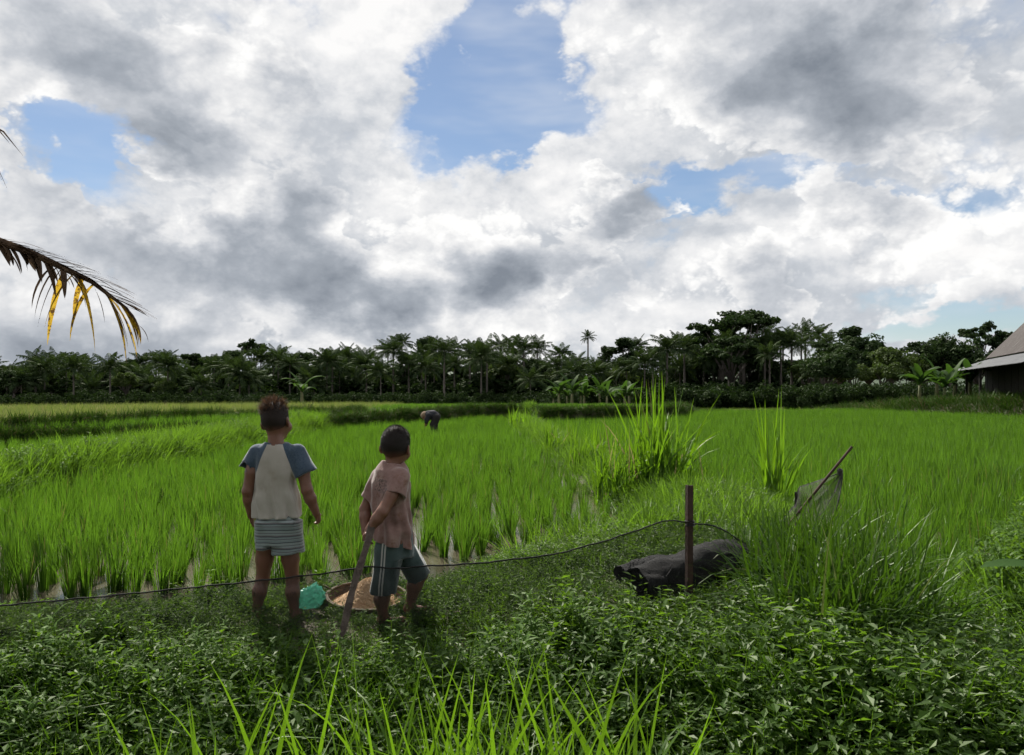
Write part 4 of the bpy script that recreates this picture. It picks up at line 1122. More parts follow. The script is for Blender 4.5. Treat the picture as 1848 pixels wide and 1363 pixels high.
# ------------------------------------------------------------------ net fence
M['netblack'] = plain('black_net_thread', (.018, .018, .018), None, rough=.7)
M['rustpost'] = plain('rusty_steel', (.042, .026, .021), (.075, .044, .034), 14, .85, .4, 60)
def net_fence():
    rp = [(-140, 1108, 3.5), (0, 1093, 3.55), (180, 1077, 3.6), (340, 1061, 3.66), (440, 1051, 3.7), (560, 1038, 3.73), (640, 1027, 3.76), (663, 1020, 3.77), (700, 1027, 3.77), (760, 1022, 3.8), (860, 1017, 3.85), (1000, 1001, 3.92), (1100, 974, 4.0), (1170, 950, 4.04), (1205, 938, 4.07), (1232, 941, 4.1), (1246, 946, 4.12),
          (1270, 945, 4.2), (1300, 953, 4.32), (1330, 972, 4.45), (1360, 990, 4.6)]
    pts = [P(*p) for p in rp]
    t = thing('net_fence', 'low black net fence with a sagging top line in front of the boys', 'fence', (0, 3.8, gz(0, 3.8)))
    loc = np.array(t.location)
    A = np.array([np.array(p) for p in pts])
    s = np.concatenate([[0], np.cumsum(np.linalg.norm(np.diff(A, axis=0), axis=1))])
    ss = np.linspace(0, s[-1], 420)
    C = np.stack([np.interp(ss, s, A[:, i]) for i in range(3)], -1)
    ker = np.ones(9) / 9
    for i in range(3):
        pad = np.concatenate([np.full(4, C[0, i]), C[:, i], np.full(4, C[-1, i])]); C[:, i] = np.convolve(pad, ker, 'valid')
    C[:, 2] += .0015 * np.sin(ss * 31) + .001 * np.sin(ss * 77 + 1)
    G = Geo(); G.tube([tuple(c - loc) for c in C[::2]], .0042, 5)
    link('top_line', G.mesh('top_line', [M['netblack']], True), t)
    gzv = height(C[:, 0], C[:, 1]) + .02
    G = Geo()
    nc = 1150; nr = 13
    sc_ = np.linspace(0, s[-1], nc)
    top = np.stack([np.interp(sc_, ss, C[:, i]) for i in range(3)], -1); bot = np.interp(sc_, ss, gzv)
    tan = np.gradient(top, axis=0); tan /= np.linalg.norm(tan, axis=1)[:, None]
    v = np.linspace(0, 1, nr)
    grid3 = np.zeros((nr, nc, 3))
    for q in range(nr):
        grid3[q, :, 0] = top[:, 0] + .01 * np.sin(sc_ * 9 + q * .6) * v[q]
        grid3[q, :, 1] = top[:, 1] - .03 * v[q] * np.sin(v[q] * 2.5) + .025 * np.sin(sc_ * 7 + 1.7 * q / nr) * v[q] * (1 - v[q])
        grid3[q, :, 2] = top[:, 2] * (1 - v[q]) + bot * v[q]
    grid3 -= loc
    w = .00055
    tn = tan * w
    for q in range(nr - 1):   # upright threads
        a, b = grid3[q], grid3[q + 1]
        V = np.stack([a - tn, a + tn, b + tn, b - tn], 1).reshape(-1, 3)
        G.add(V, np.arange(nc * 4).reshape(-1, 4))
    for q in np.linspace(.2, nr - 1.01, 62):   # level threads
        i = int(q); f = q - i
        row = grid3[i] * (1 - f) + grid3[i + 1] * f
        uz = np.array([0, 0, w])
        V = np.stack([row[:-1] - uz, row[1:] - uz, row[1:] + uz, row[:-1] + uz], 1).reshape(-1, 3)
        G.add(V, np.arange((nc - 1) * 4).reshape(-1, 4))
    link('netting', G.mesh('netting', [M['netblack']]), t)
    # angle-iron post
    pb = P(1245, 1118, 4.1); pt = P(1246, 876, 4.1)
    def post(pb, pt, name='post'):
        G = Geo(); L = pt - pb
        zz = L.normalized(); xx = Vector((1, .25, 0)); xx = (xx - zz * xx.dot(zz)).normalized(); yy = zz.cross(xx)
        prof = [(-.016, -.002), (.016, -.002), (.016, .003), (-.011, .003), (-.011, .028), (-.016, .028)]
        n = len(prof); V = []
        for f in (0, 1):
            for a, b in prof: V.append(tuple(pb + L * f + xx * a + yy * b - Vector(loc)))
        G.add(V, [(i, (i + 1) % n, (i + 1) % n + n, i + n) for i in range(n)] + [(n, n + 1, n + 2, n + 3), (n, n + 3, n + 4, n + 5), (3, 2, 1, 0), (5, 4, 3, 0)])
        o = link(name, G.mesh(name, [M['rustpost']]), t); o['label'] = 'rusty brown angle-iron post of the net fence'
        G = Geo()
        for dz in (.0, .012, -.01):
            c = np.array(P(1246, 945, 4.1)) - loc + [0, .008, dz]
            G.tube([tuple(c + np.array([.022 * math.cos(a), .022 * math.sin(a), .002 * math.sin(3 * a)])) for a in np.linspace(0, 6.3, 14)], .003, 5)
        link('tie', G.mesh('tie', [M['netblack']], True), t)
    post(pb - Vector((0, 0, .15)), pt)
net_fence()

# ------------------------------------------------------------------ rolls of old netting
def net_roll_mat():
    m = newmat('rolled_black_net'); k = N(m)
    vec = k.coord('Object')
    wv = k.n('ShaderNodeTexWave', {'Vector': vec, 'Scale': 60.0, 'Distortion': 3.0, 'Detail': 2.0}).outputs['Fac']
    nz = k.noise(9, 5, .65, vec); fn = k.noise(260, 2, .6, vec)
    col = k.ramp(k.math('ADD', k.math('MULTIPLY', nz, .6), k.math('MULTIPLY', fn, .4)), [(.38, (.010, .010, .011)), (.58, (.028, .027, .027)), (.72, (.075, .068, .06))])
    bp = k.bump(k.math('ADD', k.math('MULTIPLY', fn, .6), k.math('MULTIPLY', wv, .4)), .8, .006)
    k.out(k.n('ShaderNodeBsdfPrincipled', {'Base Color': col, 'Roughness': .8, 'Specular IOR Level': .25, 'Normal': bp}).outputs[0])
    return m
M['netroll'] = net_roll_mat()
def net_roll(pts, radii, label, seed):
    r = np.random.default_rng(seed)
    c0 = Vector(pts[0])
    t = thing('net_roll', label, 'net', (c0.x, c0.y, gz(c0.x, c0.y)), 0, 'rolls of black netting')
    loc = Vector(t.location)
    nl = 40; ns = 40
    tt = np.linspace(0, 1, len(pts)); A = np.array([np.array(p) for p in pts])
    u = np.linspace(0, 1, nl)
    C = np.stack([np.interp(u, tt, A[:, i]) for i in range(3)], -1); R = np.interp(u, tt, radii)
    for _ in range(3):
        C[1:-1] = (C[:-2] + C[1:-1] * 2 + C[2:]) / 4; R[1:-1] = (R[:-2] + R[1:-1] * 2 + R[2:]) / 4
    T = np.gradient(C, axis=0); T /= np.linalg.norm(T, axis=1)[:, None]
    side = np.cross(T, [0, 0, 1]); side /= np.linalg.norm(side, axis=1)[:, None]; up = np.cross(side, T)
    th = np.linspace(0, 2 * math.pi, ns, endpoint=False)
    V = np.zeros((nl, ns, 3))
    for i in range(nl):
        rr = R[i] * (1.06 + .09 * np.sin(2 * th + u[i] * 5 + seed) + .05 * np.sin(5 * th - u[i] * 9) + .05 * np.sin(u[i] * 23 + 2 * np.sin(th)) + .03 * np.sin(9 * th + u[i] * 31) + .03 * np.sin(th * 3 + 14 * u[i]) + .015 * r.normal(0, 1, ns))
        V[i] = C[i] + side[i] * (rr * np.cos(th))[:, None] + up[i] * (rr * np.sin(th) * .86)[:, None]
    G = Geo(); V2 = V.reshape(-1, 3) - np.array(loc)
    Q = [(i * ns + k_, i * ns + (k_ + 1) % ns, (i + 1) * ns + (k_ + 1) % ns, (i + 1) * ns + k_) for i in range(nl - 1) for k_ in range(ns)]
    G.add(V2, Q)
    link('wrapped_net', G.mesh('wrapped_net', [M['netroll']], True), t)
    # spiral ends
    G = Geo()
    for i0, sg in ((0, -1), (nl - 1, 1)):
        turns = 4.5; n = 110
        a = np.linspace(0, turns * 2 * math.pi, n); rad = R[i0] * (.12 + .86 * a / a[-1])
        ctr = C[i0] + T[i0] * sg * .006
        ctr = ctr[None] + T[i0][None] * (sg * .02 * np.sin(a * .7) - sg * .03)[:, None]
        ring = ctr + side[i0][None] * (rad * np.cos(a))[:, None] + up[i0][None] * (rad * np.sin(a) * .86)[:, None]
        inn = ring - T[i0][None] * sg * .07
        VV = np.stack([ring, inn], 1).reshape(-1, 3) - np.array(loc)
        G.add(VV, [(2 * i, 2 * i + 2, 2 * i + 3, 2 * i + 1) for i in range(n - 1)])
        cap = [C[i0] - T[i0] * sg * .06] + [C[i0] - T[i0] * sg * .06 + side[i0] * R[i0] * .93 * math.cos(q) + up[i0] * R[i0] * .8 * math.sin(q) for q in th]
        G.add(np.array(cap) - np.array(loc), None, [(0, 1 + q, 1 + (q + 1) % ns) for q in range(ns)])
    link('spiral_end', G.mesh('spiral_end', [M['netroll']]), t)
    # loose strands
    G = Geo()
    for i in range(16):
        j = r.integers(2, nl - 6); a = r.uniform(.2, 2.9)
        pp = []
        for q in range(5):
            jj = min(nl - 1, j + q); rr = R[jj] * (1.03 + .05 * math.sin(q))
            pp.append(tuple(C[jj] + side[jj] * rr * math.cos(a + .12 * q) + up[jj] * rr * .9 * math.sin(a + .12 * q) - np.array(loc)))
        G.tube(pp, .0018, 4, False)
    link('loose_strand', G.mesh('loose_strand', [M['netblack']]), t)
net_roll([P(1150, 1056, 4.2), P(1215, 1046, 4.32), P(1290, 1022, 4.5), P(1330, 1008, 4.65)], [.095, .13, .16, .135], 'thick roll of black netting lying behind the rusty post', 3)
net_roll([P(1120, 1040, 4.55), P(1180, 1030, 4.65), P(1250, 1024, 4.8)], [.065, .09, .08], 'smaller crumpled roll of netting behind the thick roll', 8)

# ------------------------------------------------------------------ leaning stick with old netting draped from it
def draped_stick():
    Y = 6.4
    a = P(1425, 945, Y); b = P(1538, 806, Y - .1)
    g = gz(a.x, a.y)
    t = thing('leaning_stick', 'rusty bar leaning out of the long grass beside the right paddy', 'stick', (a.x, a.y, g))
    loc = Vector(t.location)
    d = (b - a).normalized()
    G = Geo(); a2 = a - d * .25
    G.tube([tuple(a2 - loc), tuple((a2 + b) / 2 - loc + Vector((.004, 0, .006))), tuple(b - loc)], [.013, .012, .011], 6)
    link('bar', G.mesh('bar', [M['rustpost']]), t)
    t2 = thing('draped_net', 'dark scrap of netting draped from the leaning bar into the grass', 'net', (a.x, a.y, g))
    # sheet between knot on the bar and the grass
    knot = P(1516, 853, Y - .1)
    n1, n2 = 26, 22
    E0 = [knot, P(1500, 880, Y), P(1470, 910, Y), P(1435, 925, Y + .02), P(1408, 955, Y + .05)]      # upper edge
    E1 = [knot + Vector((.01, -.02, -.02)), P(1513, 895, Y - .25), P(1504, 930, Y - .3), P(1470, 965, Y - .3), P(1420, 985, Y - .2)]   # lower edge
    E0 = [knot, P(1475, 868, Y + .12), P(1440, 880, Y + .16), P(1436, 912, Y + .16), P(1405, 950, Y + .1)]
    def lerp(E, u):
        f = u * (len(E) - 1); i = min(int(f), len(E) - 2); f -= i
        return E[i] * (1 - f) + E[i + 1] * f
    grid3 = np.zeros((n1, n2, 3))
    for i in range(n1):
        u = i / (n1 - 1); A0 = lerp(E0, u); A1 = lerp(E1, u)
        for j in range(n2):
            v = j / (n2 - 1)
            p = A0 * (1 - v) + A1 * v
            grid3[i, j] = (p.x + .012 * math.sin(v * 19 + u * 4), p.y + .03 * math.sin(v * 14 + u * 3) * u, p.z - .03 * math.sin(v * math.pi) * u + .01 * math.sin(v * 23))
    grid3 -= np.array(t2.location)
    # fine threads
    G = Geo(); fi = np.linspace(0, n1 - 1.001, 90); fj = np.linspace(0, n2 - 1.001, 80)
    def samp(fi_, fj_):
        i = int(fi_); j = int(fj_); a_ = fi_ - i; b_ = fj_ - j
        return (grid3[i, j] * (1 - a_) + grid3[i + 1, j] * a_) * (1 - b_) + (grid3[i, j + 1] * (1 - a_) + grid3[i + 1, j + 1] * a_) * b_
    pts = np.array([[samp(p, q) for q in fj] for p in fi])
    w = np.array([.0011, 0, .0008])
    for row in pts:
        V = np.stack([row[:-1] - w, row[1:] - w, row[1:] + w, row[:-1] + w], 1).reshape(-1, 3); G.add(V, np.arange(len(row[:-1]) * 4).reshape(-1, 4))
    for c in range(pts.shape[1]):
        row = pts[:, c]; V = np.stack([row[:-1] - w, row[1:] - w, row[1:] + w, row[:-1] + w], 1).reshape(-1, 3); G.add(V, np.arange(len(row[:-1]) * 4).reshape(-1, 4))
    mm = plain('grey_net_thread', (.045, .042, .038), None, rough=.8)
    link('netting', G.mesh('netting', [mm]), t2)
    G = Geo(); G.tube([tuple(p) for p in grid3[:, -1]], .005, 5); G.tube([tuple(p) for p in grid3[:, 0]], .004, 5)
    link('edge_cord', G.mesh('edge_cord', [M['netblack']], True), t2)
    G = Geo()
    kk = np.array(knot) - np.array(t2.location)
    for z in (-.012, 0, .012, .022): G.tube([tuple(kk + np.array([.018 * math.cos(q), .018 * math.sin(q), z + .006 * math.sin(q)])) for q in np.linspace(0, 6.3, 12)], .006, 5)
    link('knot', G.mesh('knot', [mm], True), t2)
    # short stake the net hangs over
    s0 = P(1437, 960, Y + .16); s1 = P(1436, 888, Y + .16)
    G = Geo(); G.tube([tuple(s0 - loc - Vector((0, 0, .1))), tuple(s1 - loc)], [.012, .010], 6)
    st = thing('short_stake', 'short dark stake the draped net hangs over, left of the leaning bar', 'stake', tuple(loc))
    link('stake', G.mesh('stake', [M['darkwood']]), st)
draped_stick()

# ------------------------------------------------------------------ basket of feed, plastic bag
def basket():
    c = Vector((-.795, 4.24, gz(-.795, 4.24) + .012))
    M['bamboo'] = plain('woven_bamboo', (.065, .04, .026), (.12, .075, .047), 30, .7, .5, 120)
    M['rim'] = plain('bamboo_rim', (.11, .082, .05), (.16, .12, .072), 20, .7)
    t = thing('feed_basket', 'shallow round woven bamboo basket on the ground behind the smaller boy', 'basket', tuple(c))
    t.rotation_euler = (.09, .06, 0)
    prof = [(.0, .004), (.10, .004), (.165, .010), (.20, .032), (.216, .066)]
    ns = 56
    def ring(r, z, wob=0): return [((r + wob * (math.sin(k_ * math.pi))) * math.cos(2 * math.pi * k_ / ns), (r) * math.sin(2 * math.pi * k_ / ns), z) for k_ in range(ns)]
    V = []; 
    for rr, z in prof[1:]: V += ring(rr, z)
    for rr, z in reversed(prof[1:]): V += ring(rr - .006, z + .002)
    nr = len(V) // ns
    Q = [(i * ns + k_, i * ns + (k_ + 1) % ns, (i + 1) * ns + (k_ + 1) % ns, (i + 1) * ns + k_) for i in range(nr - 1) for k_ in range(ns)]
    G = Geo(); G.add(V, Q); b = len(V)
    G.add([(0, 0, .003)] + ring(.10, .004), None, [(0, 1 + (k_ + 1) % ns, 1 + k_) for k_ in range(ns)])
    link('bowl', G.mesh('bowl', [M['bamboo']], True), t)
    # woven slats round the wall
    G = Geo()
    for j in range(64):
        a = 2 * math.pi * j / 64; da = .03
        for r0, z0, r1, z1 in ((.167, .012, .202, .034), (.202, .034, .218, .066)):
            o = .003 if (j % 2) else .001
            G.add([((r0 + o) * math.cos(a - da), (r0 + o) * math.sin(a - da), z0), ((r0 + o) * math.cos(a + da), (r0 + o) * math.sin(a + da), z0), ((r1 + o) * math.cos(a + da), (r1 + o) * math.sin(a + da), z1), ((r1 + o) * math.cos(a - da), (r1 + o) * math.sin(a - da), z1)], [(0, 1, 2, 3)])
    link('slat_wall', G.mesh('slat_wall', [M['bamboo']]), t)['kind'] = 'stuff'
    G = Geo()
    for rr, zz, tr in ((.218, .068, .006), (.210, .070, .005)):
        G.tube([(rr * math.cos(q), rr * math.sin(q), zz) for q in np.linspace(0, 2 * math.pi, 49)], tr, 6, False)
    link('rim', G.mesh('rim', [M['rim']], True), t)
    G = Geo(); G.tube([(-.20, -.03, .07), (-.25, -.02, .075), (-.29, .02, .073)], [.006, .005, .004], 5); G.tube([(-.20, .04, .07), (-.24, .05, .087), (-.27, .08, .085)], [.005, .005, .003], 5)
    link('loose_splint', G.mesh('loose_splint', [M['rim']], True), t)
    # heap of feed
    r = np.random.default_rng(12)
    nr_, na = 30, 60; V = [(0, 0, .155)]
    for i in range(1, nr_ + 1):
        rr = .195 * i / nr_
        for k_ in range(na):
            a = 2 * math.pi * k_ / na
            x, y = rr * math.cos(a), rr * math.sin(a)
            z = .030 + .125 * math.exp(-((x - .0) ** 2 + (y + .0) ** 2) / (2 * .075 ** 2)) + .035 * math.exp(-((x - .08) ** 2 + (y + .02) ** 2) / (2 * .05 ** 2)) - .012 * (rr / .195) ** 3
            z += .006 * vnoise(np.array(x), np.array(y), 40, 2) + r.normal(0, .0016)
            V.append((x + r.normal(0, .0012), y + r.normal(0, .0012), float(z)))
    Q = []; T = [(0, 1 + k_, 1 + (k_ + 1) % na) for k_ in range(na)]
    for i in range(nr_ - 1):
        for k_ in range(na):
            a = 1 + i * na + k_; b2 = 1 + i * na + (k_ + 1) % na; Q.append((a, a + na, b2 + na, b2))
    G = Geo(); G.add(V, Q, T)
    for i in range(2600):      # crumbs
        a = r.uniform(0, 6.28); rr = .185 * math.sqrt(r.uniform(0, 1)); x, y = rr * math.cos(a), rr * math.sin(a)
        z = .030 + .125 * math.exp(-(x * x + y * y) / (2 * .075 ** 2)) + .035 * math.exp(-((x - .08) ** 2 + (y + .02) ** 2) / (2 * .05 ** 2)) - .012 * (rr / .195) ** 3 + .002
        s_ = r.uniform(.0018, .004); q = r.normal(0, 1, (4, 3)); q = q / np.linalg.norm(q, axis=1)[:, None] * s_ + [x, y, z]
        G.add(q, None, [(0, 1, 2), (0, 2, 3), (0, 3, 1), (1, 3, 2)])
    hm = plain('ground_feed', (.62, .41, .24), (.74, .53, .34), 60, .95, .5, 200)
    o = link('feed_heap', G.mesh('feed_heap', [hm]), loc=tuple(c)); o.rotation_euler = t.rotation_euler
    tag(o, 'heap of pale tan grain feed piled in the bamboo basket', 'grain')
basket()
def bag():
    bm = bmesh.new(); bmesh.ops.create_icosphere(bm, subdivisions=5, radius=1.0)
    V = np.array([v.co[:] for v in bm.verts]); Fc = [[v.index for v in f.verts] for f in bm.faces]; bm.free()
    x, y, z = V.T
    rr = .88 + .22 * vnoise(x + z * .5, y - z, 2.2, 3) + .26 * np.abs(vnoise(x * 1.3 - y, z * 1.4 + y, 4.0, 5)) + .10 * np.abs(vnoise(x - z, y * 1.5 + z, 6.0, 6)) + .015 * vnoise(x + y, z - y, 17, 8)
    # pinched top towards the upper right, flat bottom
    V = V * rr[:, None]
    V *= [.075, .06, .066]
    V[:, 2] = np.maximum(V[:, 2], -.04)
    tp = np.clip(V[:, 2] / .066, 0, 2) ** 2
    V[:, 0] = V[:, 0] * (1 - .35 * tp) + .022 * tp - .25 * np.clip(-V[:, 2], 0, 1)
    V[:, 2] += .012 * tp
    m = newmat('green_plastic_bag'); k = N(m)
    col = k.mix(k.noise(25, 3, .5, k.coord('Object')), (.06, .28, .20, 1), (.14, .44, .34, 1))
    a = k.n('ShaderNodeBsdfPrincipled', {'Base Color': col, 'Roughness': .28, 'Specular IOR Level': .6}).outputs[0]
    b = k.n('ShaderNodeBsdfTranslucent', {'Color': (.25, .80, .62, 1)}).outputs[0]
    c = k.n('ShaderNodeBsdfTransparent').outputs[0]
    s = k.n('ShaderNodeMixShader', {0: .45, 1: a, 2: b}).outputs[0]
    k.out(k.n('ShaderNodeMixShader', {0: .15, 1: s, 2: c}).outputs[0])
    X, Y = -1.055, 4.06
    o = link('plastic_bag', mesh_np('plastic_bag', V, None, Fc, [m], True), loc=(X, Y, gz(X, Y) + .075))
    tag(o, 'crumpled green plastic bag on the weeds beside the taller boy', 'plastic bag')
bag()

# ------------------------------------------------------------------ people: bodies grown as one continuous surface
def smin(a, b, k):
    if k <= 0: return np.minimum(a, b)
    h = np.clip(.5 + .5 * (b - a) / k, 0, 1)
    return b + (a - b) * h - k * h * (1 - h)
class SDF:
    def __init__(s, lo, hi, h):
        s.lo = np.array(lo, float); s.h = h
        n = np.ceil((np.array(hi) - s.lo) / h).astype(int) + 1
        s.ax = [s.lo[i] + h * np.arange(n[i]) for i in range(3)]
        s.F = np.full(tuple(n), .5, np.float32)
    def like(s):
        o = SDF.__new__(SDF); o.lo, o.h, o.ax = s.lo, s.h, s.ax; o.F = np.full_like(s.F, .5); return o
    def box(s, lo, hi, pad):
        sl = []
        for i in range(3):
            a = max(0, int((lo[i] - pad - s.lo[i]) / s.h)); b = min(len(s.ax[i]), int((hi[i] + pad - s.lo[i]) / s.h) + 2)
            sl.append(slice(a, max(a, b)))
        return tuple(sl), [s.ax[i][sl[i]].reshape([-1 if j == i else 1 for j in range(3)]) for i in range(3)]
    def cap(s, a, b, ra, rb, k=.012, squash=None):
        a = np.array(a, float); b = np.array(b, float); R = max(ra, rb)
        sl, (X, Y, Z) = s.box(np.minimum(a, b) - R, np.maximum(a, b) + R, .06)
        ba = b - a; L2 = ba @ ba + 1e-12
        t = np.clip(((X - a[0]) * ba[0] + (Y - a[1]) * ba[1] + (Z - a[2]) * ba[2]) / L2, 0, 1)
        dx, dy, dz = X - a[0] - t * ba[0], Y - a[1] - t * ba[1], Z - a[2] - t * ba[2]
        if squash is not None:   # flatten along a direction
            n, f = np.array(squash[0], float), squash[1]; n = n / np.linalg.norm(n)
            q = dx * n[0] + dy * n[1] + dz * n[2]
            e = (1 / f - 1)
            dx, dy, dz = dx + q * e * n[0], dy + q * e * n[1], dz + q * e * n[2]
        d = np.sqrt(dx * dx + dy * dy + dz * dz) - (ra + (rb - ra) * t)
        s.F[sl] = smin(s.F[sl], d.astype(np.float32), k)
        return s
    def chain(s, pts, rad, k=.012):
        for i in range(len(pts) - 1): s.cap(pts[i], pts[i + 1], rad[i], rad[i + 1], k)
        return s
    def ell(s, c, r, R=None, k=.012, sub=False):
        c = np.array(c, float); r = np.array(r, float)
        sl, (X, Y, Z) = s.box(c - r.max(), c + r.max(), .06)
        P3 = [X - c[0], Y - c[1], Z - c[2]]
        if R is not None: P3 = [P3[0] * R[0][i] + P3[1] * R[1][i] + P3[2] * R[2][i] for i in range(3)]
        k0 = np.sqrt((P3[0] / r[0]) ** 2 + (P3[1] / r[1]) ** 2 + (P3[2] / r[2]) ** 2)
        k1 = np.sqrt((P3[0] / r[0] ** 2) ** 2 + (P3[1] / r[1] ** 2) ** 2 + (P3[2] / r[2] ** 2) ** 2) + 1e-9
        d = (k0 * (k0 - 1) / k1).astype(np.float32)
        s.F[sl] = np.maximum(s.F[sl], -d) if sub else smin(s.F[sl], d, k)
        return s
    def loft(s, rings, k=.012):
        """rings: (center xyz, half width, half depth, yaw) from bottom to top"""
        z = np.array([q[0][2] for q in rings])
        A = max(max(q[1], q[2]) for q in rings)
        lo = np.min([q[0] for q in rings], 0) - [A, A, 0]; hi = np.max([q[0] for q in rings], 0) + [A, A, 0]
        sl, (X, Y, Z) = s.box(lo, hi, .05)
        zz = Z.ravel()
        ip = lambda v: np.interp(zz, z, v).reshape(1, 1, -1)
        cx, cy = ip([q[0][0] for q in rings]), ip([q[0][1] for q in rings])
        a, b, yw = ip([q[1] for q in rings]), ip([q[2] for q in rings]), ip([q[3] for q in rings])
        u = (X - cx) * np.cos(yw) + (Y - cy) * np.sin(yw); v = -(X - cx) * np.sin(yw) + (Y - cy) * np.cos(yw)
        e = 2.4
        d = ((np.abs(u / a) ** e + np.abs(v / b) ** e) ** (1 / e) - 1) * np.minimum(a, b)
        d = np.maximum(d, np.maximum(z[0] - Z, Z - z[-1]))
        s.F[sl] = smin(s.F[sl], d.astype(np.float32), k)
        return s
    def cut(s, p, n):
        """keep the side opposite to n"""
        n = np.array(n, float); n = n / np.linalg.norm(n)
        X, Y, Z = [s.ax[i].reshape([-1 if j == i else 1 for j in range(3)]) for i in range(3)]
        d = (X - p[0]) * n[0] + (Y - p[1]) * n[1] + (Z - p[2]) * n[2]
        s.F = np.maximum(s.F, d.astype(np.float32)); return s
    def union(s, o, k=.01): s.F = smin(s.F, o.F, k); return s
    def minus(s, o): s.F = np.maximum(s.F, -o.F); return s
    def wrinkle(s, amp, fr, seed):
        X, Y, Z = [s.ax[i].reshape([-1 if j == i else 1 for j in range(3)]) for i in range(3)]
        r = np.random.default_rng(seed); w = 0
        for i in range(5):
            v = r.normal(0, 1, 3); v /= np.linalg.norm(v); f = fr * r.uniform(.5, 1.6); v2 = r.normal(0, 1, 3) * fr * .35
            w = w + np.sin(f * (X * v[0] + Y * v[1] + Z * v[2] * .6) + 1.6 * np.sin(X * v2[0] + Y * v2[1] + Z * v2[2]) + r.uniform(0, 6))
        s.F = s.F + (amp / 2.2 * w).astype(np.float32); return s
    def folds(s, c, z0, z1, amp, nf, seed):
        """hanging folds that grow from z1 down to z0"""
        X, Y, Z = [s.ax[i].reshape([-1 if j == i else 1 for j in range(3)]) for i in range(3)]
        th = np.arctan2(Y - c[1], X - c[0])
        f = np.clip((z1 - Z) / (z1 - z0), 0, 1)
        w = np.sin(nf * th + seed + 1.8 * np.sin(Z * 17 + seed)) + .6 * np.sin((nf * 2 - 1) * th - seed + 2.0 * np.sin(Z * 11))
        s.F = s.F + (amp * f * w).astype(np.float32); return s
    def mesh(s, name, mats, smooth_it=2):
        Fv = s.F; ins = Fv < 0
        n = Fv.shape
        c = np.zeros((n[0] - 1, n[1] - 1, n[2] - 1), np.int8)
        for i in (0, 1):
            for j in (0, 1):
                for k in (0, 1): c += ins[i:n[0] - 1 + i, j:n[1] - 1 + j, k:n[2] - 1 + k]
        act = (c > 0) & (c < 8)
        idx = np.argwhere(act); vid = np.full(act.shape, -1, np.int32); vid[act] = np.arange(len(idx))
        acc = np.zeros((len(idx), 3)); cnt = np.zeros(len(idx))
        for a in range(3):
            o1, o2 = [q for q in range(3) if q != a]
            for u in (0, 1):
                for v in (0, 1):
                    p0 = idx.copy(); p0[:, o1] += u; p0[:, o2] += v
                    p1 = p0.copy(); p1[:, a] += 1
                    f0 = Fv[tuple(p0.T)].astype(float); f1 = Fv[tuple(p1.T)].astype(float)
                    m_ = (f0 < 0) != (f1 < 0)
                    t = np.where(m_, f0 / np.where(m_, f0 - f1, 1), 0)
                    q = p0.astype(float); q[:, a] += t
                    acc[m_] += q[m_]; cnt[m_] += 1
        V = s.lo + s.h * (acc / cnt[:, None])
        quads = []
        for a in range(3):
            o1, o2 = (a + 1) % 3, (a + 2) % 3
            sl0 = [slice(None)] * 3; sl1 = [slice(None)] * 3
            sl0[a] = slice(0, n[a] - 1); sl1[a] = slice(1, n[a])
            for o in (o1, o2): sl0[o] = slice(1, n[o] - 1); sl1[o] = slice(1, n[o] - 1)
            A0 = ins[tuple(sl0)]; A1 = ins[tuple(sl1)]
            e = np.argwhere(A0 != A1)
            flip = A0[tuple(e.T)]
            e[:, o1] += 1; e[:, o2] += 1
            def cell(d1, d2):
                q = e.copy(); q[:, o1] += d1; q[:, o2] += d2; return vid[tuple(q.T)]
            qd = np.stack([cell(-1, -1), cell(0, -1), cell(0, 0), cell(-1, 0)], -1)
            qd[~flip] = qd[~flip][:, ::-1]
            quads.append(qd)
        Q = np.concatenate(quads)
        E = np.concatenate([Q[:, [0, 1]], Q[:, [1, 2]], Q[:, [2, 3]], Q[:, [3, 0]]])
        for _ in range(smooth_it):
            sm = np.zeros_like(V); ct = np.zeros(len(V))
            for a_, b_ in ((0, 1), (1, 0)):
                np.add.at(sm, E[:, a_], V[E[:, b_]]); np.add.at(ct, E[:, a_], 1)
            V = V * .5 + .5 * sm / ct[:, None]
        return mesh_np(name, V, Q, None, mats, True)
def rotm(yaw=0, roll=0, pitch=0):
    return np.array((Matrix.Rotation(yaw, 3, 'Z') @ Matrix.Rotation(roll, 3, 'Y') @ Matrix.Rotation(pitch, 3, 'X')))
def hand(s, wrist, d, pn, ts, curl=.5, size=1.0, spread=.12):
    """palm and five bent fingers: d = pointing direction, pn = palm normal, ts = thumb side"""
    w = np.array(wrist); d = np.array(d, float); d /= np.linalg.norm(d)
    pn = np.array(pn, float); pn -= d * (pn @ d); pn /= np.linalg.norm(pn); ts = np.cross(d, pn) * (1 if np.cross(d, pn) @ np.array(ts) > 0 else -1)
    z = size
    pal = w + d * .030 * z
    s.cap(w, pal, .0165 * z, .021 * z, .008, (pn, .62))
    for i, (off, L) in enumerate(((.0155, .043), (.0052, .048), (-.0052, .045), (-.0150, .034))):
        b = w + d * (.048 - abs(off) * .25) * z + ts * off * z
        dd = d + ts * off * spread * 20
        pts = [b - d * .012 * z, b]; ang = 0
        for j, f in enumerate((.42, .33, .25)):
            ang += curl * (.6, .9, .6)[j]
            v = dd / np.linalg.norm(dd) * math.cos(ang) + pn * math.sin(ang)
            pts.append(pts[-1] + v * L * f * z)
        s.chain(pts, [.0064 * z, .0062 * z, .0057 * z, .0052 * z, .0045 * z], .003)
    tb = w + d * .014 * z + ts * .015 * z
    t1 = tb + (d * .55 + ts * .75 + pn * .2) * .022 * z; t2 = t1 + (d * .85 + ts * .3 + pn * (.2 + curl * .4)) * .022 * z
    s.chain([tb, t1, t2], [.0085 * z, .007 * z, .0052 * z], .005)
